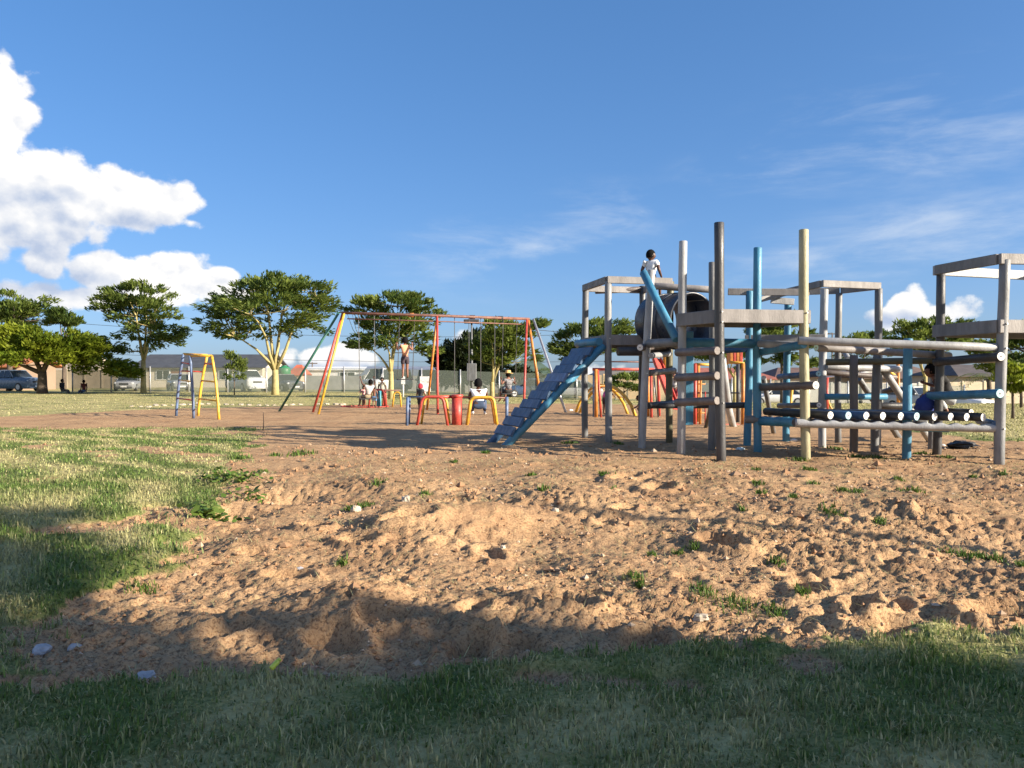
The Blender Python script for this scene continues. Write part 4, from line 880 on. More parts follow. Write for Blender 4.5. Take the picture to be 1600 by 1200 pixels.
house('house', 'cream house with a tan roof behind the broad tree at the left', 28, 150, 95, 1.9, 3.5, (.36, .30, .22), (.40, .33, .24), 9, win=((-2, 1.2, 1.4, 1),), hip=2)
house('house', 'house end with an orange tiled roof at the left edge', -70, 26, 70, 2.2, 3.0, (.24, .17, .12), (.40, .14, .06), 6, over=.6)
house('house', 'low grey-roofed house seen under the ramp tower', 925, 1025, 98, 1.1, 1.9, (.45, .36, .26), (.17, .15, .13), 9, win=((-2, .5, 1.2, .8),), hip=2)
house('house', 'peach house with a brick-red roof seen between the frame poles', 1062, 1210, 86, 1.0, 2.1, (.5, .36, .24), (.30, .10, .07), 9, win=((-3, .4, 1.4, .8), (2, .4, 1.4, .8)), hip=2.5)
house('house', 'dark-roofed house right of the blue poles in the distance', 1215, 1330, 92, 1.2, 2.2, (.42, .34, .27), (.13, .075, .06), 9, hip=2, win=((1, .5, 1.4, .8),))
house('house', 'brown-roofed house beyond the log bridge at the right', 1350, 1480, 88, 1.1, 2.3, (.45, .36, .27), (.15, .10, .08), 9, hip=2, win=((1, .5, 1.4, .8),))
house('house', 'dark-roofed house at the far right behind the palm', 1500, 1660, 74, 1.3, 2.3, (.4, .33, .26), (.09, .075, .07), 9, hip=2, win=((-2, .7, 1.4, .8),))
# green water tank
d = 84; root = empty('water_tank', (PX(444, d), d, 0), label='green plastic water tank beside the red-roofed house', cat='tank'); mb = MB(); rg = []
for (z, r) in ((0, .62), (.05, .68), (.5, .66), (.54, .69), (.98, .66), (1.02, .69), (1.5, .67), (1.72, .56), (1.8, .3), (1.84, .29)): rg.append([Vector((math.cos(k * 6.2832 / 20) * r, math.sin(k * 6.2832 / 20) * r, z + .5)) for k in range(20)])
mb.loft(rg); mb.build('tank_body', mat('green_tank_plastic', (.025, .17, .07), .45), root); mb = MB(); mb.tube([(0, 0, 2.34), (0, 0, 2.42)], .3, 14); mb.build('lid', M['green'], root); mb = MB(); mb.box((0, 0, .22), (1.6, 1.6, .55)); mb.build('stand', M['wall_conc'], root)
# utility poles and cables
def ut(label, px, top, d, r=.09, lamp=False):
    root = empty('utility_pole', (PX(px, d), d, 0), label=label, cat='pole'); z = CAM_H + (588 - top) / FPX * d; mb = MB(); mb.tube([(0, 0, -.3), (0, 0, z)], [r * 1.2, r * .8], 8); mb.build('shaft', M['mgrey'] if lamp else M['bark_d'], root)
    if lamp: mb = MB(); mb.box((0, -.05, z + .12), (1.15, .35, .3), bev=.04); mb.box((-.3, -.2, z + .08), (.4, .2, .22)); mb.build('floodlight', M['dgrey'], root); mb = MB(); mb.box((0, 0, 1.55), (.7, .35, 1.3), bev=.03); mb.build('meter_box', M['mgrey'], root)
    else: mb = MB(); mb.box((0, 0, z - .15), (1.3, .1, .12)); mb.build('crossarm', M['bark_d'], root)
    return Vector((PX(px, d), d, z))
u0 = ut('floodlight mast with a grey meter box behind the swings', 737, 505, 58, .08, True); u1 = ut('thin utility pole far behind the yellow-trunked trees', 488, 566, 100)
u2 = ut('utility pole hidden behind the broad tree at the left', 30, 498, 90); u3 = ut('utility pole far off behind the climbing frame', 1300, 520, 100)
def cable(a, b, sag, label):
    mb = MB(); pts = [a.lerp(b, i / 14) - Vector((0, 0, sag * 4 * (i / 14) * (1 - i / 14))) for i in range(15)]; mb.tube(pts, .022, 4, cap=False); o = mb.build('cable', M['rubber']); tag(o, label, 'cable')
cable(u2, Vector((PX(860, 95), 95, 6.2)), .9, 'upper overhead cable crossing behind the left-hand trees'); cable(u0, u3, 1.0, 'overhead cable from the floodlight mast to the right')
cable(Vector((PX(150, 92), 92, 3.9)), Vector((PX(1000, 99), 99, 3.2)), .5, 'lower overhead cable above the white building')

# ------------------------------------------------------------------ vehicles
def vehicle(name, label, px, py, d, heading, kind, col, L=4.3, cat='car', H=None):
    """heading: angle of the nose; the body is lofted from cross-sections along its length"""
    Wd = {'sedan': .86, 'hatch': .84, 'suv': .92, 'pickup': .92, 'van': .9}[kind]; H = H or {'sedan': 1.44, 'hatch': 1.48, 'suv': 1.75, 'pickup': 1.78, 'van': 1.95}[kind]
    root = empty(name, (PX(px, d), d, float(hill(PX(px, d), d))), heading, label, cat); pm_ = mat(name + '_paint', col, .25, .05, 3, spec=.6)
    belt = H * .60; gnd = .22 if kind in ('suv', 'pickup') else .17; hood = {'sedan': .60, 'hatch': .62, 'suv': .66, 'pickup': .64, 'van': .52}[kind] * H
    def ring(x, w, z0, z1):
        pts = []
        for (u, v) in ((-.9, 0), (-1, .25), (-1, .6), (-.95, .88), (-.82, 1), (0, 1.03), (.82, 1), (.95, .88), (1, .6), (1, .25), (.9, 0)): pts.append(Vector((x, u * w, z0 + v * (z1 - z0))))
        return pts
    S = {'sedan': [(.5, .70, .45, .78), (.47, .92, .05, .93), (.30, 1, 0, 1), (.16, 1, 0, 1.06), (-.3, 1, 0, 1.08), (-.42, .97, 0, 1.05), (-.48, .93, .05, 1.0), (-.5, .8, .3, .9)],
         'pickup': [(.5, .75, .3, .88), (.475, .95, .02, .97), (.30, 1, 0, 1.02), (.18, 1, 0, 1.06), (-.1, 1, 0, 1.02), (-.3, 1, 0, 1.02), (-.485, 1, .05, 1.02), (-.5, .95, .2, 1.0)]}
    S['hatch'] = [(.5, .7, .4, .78), (.47, .92, .05, .93), (.28, 1, 0, 1), (.12, 1, 0, 1.05), (-.3, 1, 0, 1.08), (-.46, .95, .02, 1.08), (-.5, .85, .2, 1.0)]; S['suv'] = S['hatch']; S['van'] = [(.5, .8, .3, .8), (.47, .95, 0, .98), (.36, 1, 0, 1.08), (-.45, 1, 0, 1.15), (-.5, .92, .1, 1.1)]
    mb = MB(); mb.loft([ring(x * L, w * Wd, gnd + a * (hood - gnd), gnd + b * (hood - gnd)) for (x, w, a, b) in S[kind]]); mb.build('body', pm_, root)
    # cabin: glass with a painted roof
    c = {'sedan': (.20, .05, -.20, -.38), 'hatch': (.16, .02, -.38, -.47), 'suv': (.16, .04, -.40, -.475), 'pickup': (.20, .08, -.12, -.16), 'van': (.40, .27, -.46, -.485)}[kind]
    zb = hood * 1.0; mb = MB(); wb, wt_ = Wd * .95, Wd * .76
    V = [(c[0] * L, -wb, zb), (c[0] * L, wb, zb), (c[3] * L, wb, zb), (c[3] * L, -wb, zb), (c[1] * L, -wt_, H - .05), (c[1] * L, wt_, H - .05), (c[2] * L, wt_, H - .05), (c[2] * L, -wt_, H - .05)]
    mb.add(V, [(0, 1, 5, 4), (1, 2, 6, 5), (2, 3, 7, 6), (3, 0, 4, 7)], 0, False); mb.build('windows', M['glass'], root)
    mb = MB(); e = .03; mb.loft([[Vector((x * L, y * wt_ * s, z)) for (x, y) in ((c[1] + e * .3, -1), (c[1] + e * .3, 1), (c[2] - .01, 1), (c[2] - .01, -1))] for (s, z) in ((1.04, H - .075), (1.02, H - .02), (.8, H))], smooth=False)
    for (xb, xt) in ((c[0], c[1]), (c[3], c[2]), ((c[0] + c[3]) / 2 - .02, (c[1] + c[2]) / 2 - .01)):
        for s in (-1, 1): mb.beam((xb * L, s * (wb + .004), zb), (xt * L, s * (wt_ + .006), H - .05), .03, .07, bev=0)
    mb.build('roof', pm_, root)
    wr = .37 if kind in ('suv', 'pickup') else .31
    for sx_ in (.31, -.30):
        for s in (-1, 1):
            wx = empty('wheel', (sx_ * L, s * (Wd - .1), wr)); wx.parent = root
            mb = MB(); mb.tube([(0, -.11, 0), (0, -.08, 0), (0, .08, 0), (0, .11, 0)], [wr * .93, wr, wr, wr * .93], 18); mb.build('tyre', M['rubber'], wx)
            mb = MB(); mb.tube([(0, s * .10, 0), (0, s * .12, 0)], wr * .6, 12); mb.build('rim', M['galv'], wx)
    for s in (-1, 1):
        mb = MB(); mb.ell((.475 * L, s * Wd * .72, gnd + (hood - gnd) * .72), (.10, .18, .09), 10, 6); mb.build('headlight', M['lamp'], root)
        mb = MB(); mb.ell((-.49 * L, s * Wd * .8, gnd + (hood - gnd) * .8), (.06, .12, .10), 8, 5); mb.build('tail_light', M['red'], root)
        mb = MB(); mb.ell((.13 * L, s * (Wd + .08), zb + .08), (.06, .10, .07), 8, 5); mb.build('mirror', pm_, root)
    mb = MB(); mb.box((.497 * L, 0, gnd + (hood - gnd) * .62), (.04, Wd * .85, .16), bev=.01); mb.build('grille', M['rubber'], root)
    mb = MB(); mb.box((.50 * L, 0, gnd + .12), (.06, Wd * 1.5, .16), bev=.02); mb.build('bumper', M['dgrey'] if kind != 'pickup' else pm_, root)
    mb = MB(); mb.box((.512 * L, 0, gnd + .22), (.03, .46, .11)); mb.build('number_plate', M['white'], root)
    if kind == 'pickup': mb = MB(); mb.box((-.32 * L, 0, hood * 1.02 + .01), (.32 * L, Wd * 1.75, .02)); mb.build('load_bed', M['rubber'], root)
    return root
vehicle('parked_car', 'blue-grey pickup truck parked under the broad tree at the left edge', 22, 603, 66, R(-20), 'pickup', (.11, .16, .23), 5.2, 'pickup')
vehicle('parked_car', 'silver car facing the lawn behind the left fence post', 202, 606, 68, R(-75), 'sedan', (.30, .31, .33), 4.5)
vehicle('parked_car', 'silver car half hidden behind the arched ladder', 280, 606, 68, R(-60), 'hatch', (.27, .28, .31), 4.3)
vehicle('parked_car', 'white pickup truck with a big grille left of the widest tree', 385, 611, 65, R(-52), 'pickup', (.68, .69, .70), 5.2, 'pickup')
vehicle('parked_car', 'dark grey sedan just right of the widest tree', 445, 611, 66, R(-50), 'sedan', (.10, .105, .12), 4.5)
vehicle('parked_car', 'white van parked behind the small roundabout', 605, 612, 67, R(-120), 'van', (.70, .70, .70), 4.9, 'van')
vehicle('parked_car', 'grey minibus facing the camera behind the child in the red cap', 668, 612, 68, R(-85), 'van', (.23, .235, .24), 4.8, 'van')
vehicle('parked_car', 'dark blue car beyond the person in the straw hat', 823, 613, 62, R(200), 'hatch', (.035, .06, .11), 4.3)
vehicle('parked_car', 'silver car seen behind the upper part of the ramp', 898, 612, 64, R(180), 'sedan', (.4, .4, .41), 4.5)
vehicle('parked_car', 'white car on the far lawn edge right of the log bridge', 1513, 642, 60, R(-75), 'hatch', (.72, .72, .72), 3.9)
vehicle('parked_car', 'white car seen low between the blue poles', 1215, 614, 60, R(170), 'sedan', (.7, .7, .7), 4.4)
vehicle('parked_car', 'silver car seen through the log bridge behind the blue post', 1432, 615, 58, R(-60), 'suv', (.42, .43, .44), 4.3)
# ------------------------------------------------------------------ play equipment behind
def pipe(root, name, pts, r, m, n=10, smooth=0):
    o = root.location; pts = [Vector(p) - o for p in pts]
    if smooth:                                   # round the corners of a bent pipe
        q = [pts[0]]
        for a, b, c in zip(pts, pts[1:], pts[2:]):
            u = min(smooth, (b - a).length * .45, (c - b).length * .45); s, e = b + (a - b).normalized() * u, b + (c - b).normalized() * u
            for t in (0, .25, .5, .75, 1): q.append(s * (1 - t) ** 2 + b * 2 * t * (1 - t) + e * t * t)
        pts = q + [pts[-1]]
    mb = MB(); mb.tube(pts, r, n); return mb.build(name, M[m], root)
def G(px, d): return Vector((PX(px, d), d, -.05))
SW = empty('swing_set', (-2.6, 28, 0), label='long swing frame with rusty top bar and red, yellow and green legs', cat='swing set')
T0, T1, T2 = Vector((-5.74, 27.0, 3.42)), Vector((-2.66, 28.0, 3.40)), Vector((0.55, 29.3, 3.38))
pipe(SW, 'top_bar', [T0 + (T0 - T1) * .03, T1, T2 + (T2 - T1) * .03], .05, 'rust'); pipe(SW, 'lower_bar', [T0 + Vector((.1, 0, -.2)), T1 + Vector((0, 0, -.2)), T2 + Vector((-.1, 0, -.2))], .022, 'rust', 8)
for (t, b, m, r) in ((T0, G(497, 26.1), 'yellow', .042), (T0 + Vector((-.06, .05, 0)), G(488, 27.2), 'red', .042), (T0 + Vector((-.22, .1, 0)), G(435, 28.3), 'green', .042), (T1, G(684, 26.2), 'red', .042), (T1, G(667, 29.2), 'orange', .042),
                     (T2, G(818, 27.0), 'red', .042), (T2 + Vector((.05, .05, 0)), G(848, 29.4), 'orange', .05), (T2 + Vector((.25, .1, 0)), G(885, 27.0), 'galv', .042)): pipe(SW, 'leg', [t, b], r, m, 12)
for px in (637, 733, 779):      # hangers
    t = (px - 538) / 285; c = T0.lerp(T2, t) if False else (T0 + (T2 - T0) * t); pipe(SW, 'hanger', [c - Vector((.1, 0, .0)), c + Vector((.1, 0, .0))], .075, 'orange' if px == 637 else 'rubber')
def swing(px, dz=0.52, sw=.27, tilt=0.0, back=0.0):
    t = (px - 538) / 285; c = T0 + (T2 - T0) * t; ax_ = (T2 - T0).normalized(); o = bpy.data.objects.new('swing', None); link(o, SW); pr = Vector((-ax_.y, ax_.x, 0))
    s = Vector((c.x, c.y, dz)) + pr * back
    for k in (-1, 1): mb = MB(); mb.tube([c + ax_ * sw * k - SW.location, s + ax_ * sw * k - SW.location], .013, 5, cap=False); mb.build('chain', M['chain'], o)
    mb = MB(); q = Vector((ax_.x, ax_.y, 0)).normalized(); mb.box(s - SW.location - Vector((0, 0, .02)), (sw * 2.1, .24, .04), rz=math.atan2(q.y, q.x), bev=.01); mb.build('seat', M['rubber'], o); return s, math.atan2(q.y, q.x)
s1 = swing(570, .5, .27, back=-.3); s2 = swing(631, 1.16, .27, back=.35); s3 = swing(716, .5); s4 = swing(758, .5); s5 = swing(795, .62, back=.2)
# arched climbing ladder
AL = empty('arched_ladder', (PX(305, 24), 24, 0), label='small arched climbing ladder with blue legs on one side and yellow on the other', cat='climbing frame')
tb, ty = P(292, 553, 24.3), P(296, 556, 23.3)
def arch(b, tp, m, r=.042, bow=.22, n=7):
    mid = b.lerp(tp, .55) + (Vector((b.x - tp.x, b.y - tp.y, 0)) * .30); pts = [(b * (1 - t) ** 2 + mid * 2 * t * (1 - t) + tp * t * t) for t in [i / n for i in range(n + 1)]]; pipe(AL, 'leg', pts, r, m); return pts
b1, b2, y1, y2 = G(275, 24.8), G(302.5, 23.5), G(309, 24.6), G(342, 23.0)
q1 = arch(b1, P(287, 553, 24.6), 'pblue'); q2 = arch(b2, P(297, 556, 23.4), 'pblue'); q3 = arch(y1, P(324, 555, 24.5), 'yellow'); q4 = arch(y2, P(331, 556, 23.2), 'yellow')
pipe(AL, 'top_rail', [q1[-1], q3[-1]], .035, 'yellow'); pipe(AL, 'top_rail', [q2[-1], q4[-1]], .035, 'yellow')
for (i, m) in ((2, 'red'), (4, 'yellow'), (6, 'red')): pipe(AL, 'rung', [q1[i], q2[i]], .022, m, 8)
for (i, m) in ((2, 'yellow'), (4, 'yellow'), (6, 'red')): pipe(AL, 'rung', [q3[i], q4[i]], .026, m, 8)
for t in (.3, .7): pipe(AL, 'rung', [q1[-1].lerp(q3[-1], t), q2[-1].lerp(q4[-1], t)], .022, 'red', 8)
pipe(AL, 'cross_rail', [q1[5], q3[5]], .022, 'red', 8)
# roundabout with a red drum
RB = empty('roundabout', (PX(714, 20.3), 20.3, 0), label='red drum with bent red, yellow and blue pipe seats around it', cat='roundabout')
c0 = RB.location.copy(); mb = MB(); mb.tube([(0, 0, -.1), (0, 0, .71)], .135, 28); mb.build('drum', M['red'], RB); mb = MB(); mb.tube([(0, 0, .71), (0, 0, .78)], .16, 28, bev=.01); mb.build('drum_lid', M['red'], RB)
def hoop(root, pxa, pxb, top, d, m, r=.036, tpa=6, tpb=6, da=0.0):
    z = CAM_H + (588 - top) / FPX * d
    a, b = G(pxa, d + da), G(pxb, d - da); ta, tb_ = Vector((PX(pxa + tpa, d + da), d + da, z)), Vector((PX(pxb - tpb, d - da), d - da, z)); pipe(root, 'hoop', [a, ta, tb_, b], r, m, 10, .14)
hoop(RB, 651, 700, 620, 20.0, 'red', tpa=9, tpb=8); hoop(RB, 658, 703, 621, 20.7, 'yellow', .03, 6, 6); hoop(RB, 729, 777, 621, 20.2, 'yellow', .042, 7, 6); hoop(RB, 731, 774, 622, 20.7, 'orange', .036, 6, 6)
zb = CAM_H + (588 - 620) / FPX * 20.3
pipe(RB, 'bar', [Vector((PX(637, 20.2), 20.2, zb)), c0 + Vector((-.1, 0, zb))], .022, 'pblue'); pipe(RB, 'bar', [Vector((PX(676, 20.1), 20.1, zb)), c0 + Vector((-.1, 0, zb))], .04, 'red'); pipe(RB, 'bar', [c0 + Vector((.1, 0, zb)), Vector((PX(792, 20.3), 20.3, zb - .03))], .024, 'rust')
pipe(RB, 'post', [G(635.5, 19.9), Vector((PX(637, 19.9), 19.9, zb))], .038, 'pblue'); pipe(RB, 'post', [G(639, 20.4), Vector((PX(640, 20.4), 20.4, zb))], .03, 'pblue'); pipe(RB, 'post', [G(791.5, 20.2), Vector((PX(792, 20.2), 20.2, zb))], .042, 'pblue')
R2 = empty('roundabout', (PX(591, 32), 32, 0), label='far roundabout with a teal drum and red and yellow hoops', cat='roundabout')
mb = MB(); mb.tube([(0, 0, -.1), (0, 0, .72)], .125, 20); mb.build('drum', M['teal'], R2)
hoop(R2, 576, 602, 609, 31.8, 'red', .04, 3, 3); hoop(R2, 598, 604, 611, 32.4, 'red', .036, 2, 2, .3); hoop(R2, 613, 627, 613, 32.2, 'yellow', .036, 3, 2)
pipe(R2, 'bar', [Vector((PX(563, 32), 32, .7)), Vector((PX(625, 32), 32, .68))], .026, 'rust')
mb = MB(); mb.tube([Vector((math.cos(a) * .95 - .55, math.sin(a) * .95, .03)) for a in [i * 6.2832 / 28 for i in range(29)]], .02, 8, cap=False); mb.build('base_ring', M['red'], R2)
# overhead bar set, arch and slide seen between the poles
OB = empty('overhead_bars', (PX(965, 24), 24, 0), label='red overhead bar on orange and red posts under the ramp tower', cat='climbing frame')
d = 24.0; pipe(OB, 'bar', [P(926, 577, d), P(1022, 577, d + .3)], .045, 'red'); pipe(OB, 'bar', [P(944, 565, d + 1), P(1020, 566, d + 1.2)], .022, 'rust')
pipe(OB, 'post', [G(931.5, d), P(931, 577, d)], .055, 'orange'); pipe(OB, 'post', [G(928, d + .3), P(928, 577, d + .3)], .04, 'pblue'); pipe(OB, 'post', [G(939.5, d), P(934, 578, d)], .035, 'red'); pipe(OB, 'post', [G(1018, d - .2), P(1017, 578, d)], .042, 'red'); pipe(OB, 'post', [G(1013, d + .3), P(1013, 578, d + .3)], .042, 'orange'); pipe(OB, 'brace', [G(1029, d), P(1021, 578, d)], .022, 'dgrey'); pipe(OB, 'bar', [P(931, 603, d), P(950, 603, d + .5)], .03, 'orange')
AC = empty('arch_climber', (PX(950, 26), 26, 0), label='low yellow arch climber beyond the ramp tower', cat='climbing frame')
def bow(root, p, q, z, m, r=.05, dd=0): pts = [p.lerp(q, t) + Vector((0, dd * math.sin(math.pi * t), z * math.sin(math.pi * t) ** .7)) for t in [i / 12 for i in range(13)]]; pipe(root, 'arch_pipe', pts, r, m); return pts
k1 = bow(AC, G(905, 26.5), G(994, 24.8), 1.0, 'yellow', .055); k2 = bow(AC, G(899, 27.6), G(982, 26.0), 1.0, 'yellow', .05)
for i in range(2, 11): pipe(AC, 'rung', [k1[i], k2[i]], .018, 'yellow', 6)
SL = empty('slide', (PX(1040, 24), 24, 0), label='red slide with a yellow hood beyond the leaning pale pole', cat='slide'); a, b = P(1026, 560, 25), P(1056, 640, 24)
for off in (-.12, .12): mb = MB(); mb.beam(a + Vector((off, off * .5, 0)) - SL.location, b + Vector((off, off * .5, 0)) - SL.location, .04, .12, up=(0, 0, 1)); mb.build('side_wall', M['red'], SL)
mb = MB(); mb.beam(a - SL.location, b - SL.location, .22, .03, up=(.2, 0, 1)); mb.build('chute', M['red'], SL)
mb = MB(); mb.box(P(1043, 562, 25) - SL.location, (.28, .28, .55), bev=.05); mb.build('hood', M['yellow'], SL); pipe(SL, 'leg', [G(1030, 25), P(1028, 565, 25)], .05, 'red')
TT = empty('tube_tower', (PX(1125, 20.5), 20.5, 0), label='red and orange pipe tower with yellow top rails seen left of the blue poles', cat='climbing frame')
d = 20.3; C_ = [(1086, d, 'red'), (1161, d, 'orange'), (1091, d + 1.2, 'orange'), (1153, d + 1.2, 'dgrey')]
for (px, dd, m) in C_: pipe(TT, 'post', [G(px, dd), P(px, 568, dd)], .05, m)
pipe(TT, 'top_rail', [P(1086, 569, d), P(1110, 570, d)], .035, 'yellow'); pipe(TT, 'top_rail', [P(1139, 566, d), P(1161, 567, d), P(1161, 600, d)], .04, 'yellow'); pipe(TT, 'low_rail', [P(1086, 664, d), P(1161, 664, d)], .028, 'red'); pipe(TT, 'mid_rail', [P(1086, 614, d + .1), P(1161, 614, d + .1)], .02, 'dgrey'); pipe(TT, 'bar', [P(1102, 664, d), P(1102, 612, d)], .018, 'red')
for i, m in enumerate(('orange', 'red', 'orange', 'red')): mb = MB(); mb.box(P(1140 + i * 5, 559, d + .3) - TT.location, (.075, .35, .32), bev=.012); mb.build('panel', M[m], TT)
pipe(TT, 'ladder_side', [G(1094, d), P(1095, 590, d)], .03, 'orange')
for py in (600, 622, 645): pipe(TT, 'rung', [P(1087, py, d), P(1102, py, d)], .02, 'orange', 6)
YF = empty('pipe_frame', (PX(1395, 27), 27, 0), label='yellow and red pipe frame behind the log bridge posts', cat='climbing frame'); d = 26.0
pipe(YF, 'post', [G(1404, d), P(1403, 568, d)], .055, 'orange'); pipe(YF, 'post', [G(1292, d), P(1292, 590, d)], .06, 'red'); pipe(YF, 'bar', [P(1290, 590, d), P(1405, 575, d)], .03, 'white'); pipe(YF, 'brace', [P(1376, 570, d), P(1402, 590, d)], .05, 'yellow')
pipe(YF, 'curved_bar', [P(1290, 610, d), P(1298, 640, d), P(1318, 655, d), G(1330, d)], .035, 'yellow', 8, .5); pipe(YF, 'post', [P(1238, 604, d), P(1240, 570, d) * 1, P(1233, 655, d)][::2], .05, 'yellow'); pipe(YF, 'curved_bar', [P(1200, 625, d), P(1205, 645, d), P(1222, 650, d)], .035, 'yellow', 8, .3)
# road signs / notice posts near the fence
for (px, lab, w) in ((630, 'white notice board on a post behind the girl on the swing', 6), (664.5, 'white panel standing by the fence right of the minibus', 17)):
    d = 52; root = empty('notice_board', (PX(px, d), d, float(hill(PX(px, d), d))), label=lab, cat='notice board'); mb = MB(); mb.tube([(0, 0, -.1), (0, 0, 1.4)], .05, 8); mb.build('post', M['white'], root); mb = MB(); mb.box((0, -.07, .9 if w > 8 else 1.1), (w / FPX * d, .04, 1.0 if w > 8 else .5), bev=.01); mb.build('board', M['white'], root)
# ------------------------------------------------------------------ people
import bmesh
SKIN = {'dark': mat('skin_dark', (.085, .038, .024), .5, .08), 'mid': mat('skin_brown', (.20, .085, .05), .5, .08)}
M['hair'] = mat('black_hair', (.006, .0055, .0055), .9, .2, 40, .4, 90, spec=.15); M['eye'] = mat('eye_white', (.6, .58, .55), .3, .02); M['pupil'] = mat('eye_dark', (.01, .008, .008), .2, .02)
def skinmesh(name, verts, edges, mats, parent, root=0):
    """verts = [(pos, radius)] -> continuous surface grown round the skeleton"""
    me = bpy.data.meshes.new(name); bm = bmesh.new(); lay = bm.verts.layers.skin.verify(); vs = []
    for i, (p, r) in enumerate(verts): v = bm.verts.new(p); v[lay].radius = (r, r) if not isinstance(r, tuple) else r; v[lay].use_root = (i == root); vs.append(v)
    for a, b in edges: bm.edges.new((vs[a], vs[b]))
    bm.to_mesh(me); bm.free(); ob = bpy.data.objects.new(name, me); COL.objects.link(ob); sm = ob.modifiers.new('skin', 'SKIN'); sm.use_smooth_shade = True; sb = ob.modifiers.new('sub', 'SUBSURF'); sb.levels = 1; sb.render_levels = 1
    dg = bpy.context.evaluated_depsgraph_get(); dg.update(); m2 = bpy.data.meshes.new_from_object(ob.evaluated_get(dg)); bpy.data.objects.remove(ob); bpy.data.meshes.remove(me)
    m2.name = name; m2.materials.clear()
    for m in mats: m2.materials.append(m)
    for p in m2.polygons: p.use_smooth = True
    return m2
STAND = dict(pel=(0, 0, .53), wai=(0, .0, .62), che=(0, 0, .74), nec=(0, .0, .83), hea=(0, .012, .925), shL=(-.105, 0, .80), elL=(-.14, -.01, .64), haL=(-.145, .04, .49), shR=(.105, 0, .80), elR=(.14, -.01, .64), haR=(.145, .04, .49),
             hiL=(-.055, 0, .49), knL=(-.06, .015, .27), anL=(-.062, -.01, .045), toL=(-.068, .085, .02), hiR=(.055, 0, .49), knR=(.06, .015, .27), anR=(.062, -.01, .045), toR=(.068, .085, .02))
SIT = dict(STAND, hiL=(-.055, .03, .50), knL=(-.07, .26, .50), anL=(-.07, .29, .28), toL=(-.072, .38, .255), hiR=(.055, .03, .50), knR=(.07, .26, .50), anR=(.07, .29, .28), toR=(.072, .38, .255))
SQUAT = dict(STAND, pel=(0, -.08, .20), wai=(0, -.02, .28), che=(0, .05, .40), nec=(0, .09, .49), hea=(0, .115, .58), shL=(-.105, .06, .46), elL=(-.14, .14, .32), haL=(-.09, .26, .26), shR=(.105, .06, .46), elR=(.14, .14, .32), haR=(.09, .26, .26),
             hiL=(-.06, -.06, .18), knL=(-.10, .15, .27), anL=(-.09, 0, .05), toL=(-.10, .09, .02), hiR=(.06, -.06, .18), knR=(.10, .15, .27), anR=(.09, 0, .05), toR=(.10, .09, .02))
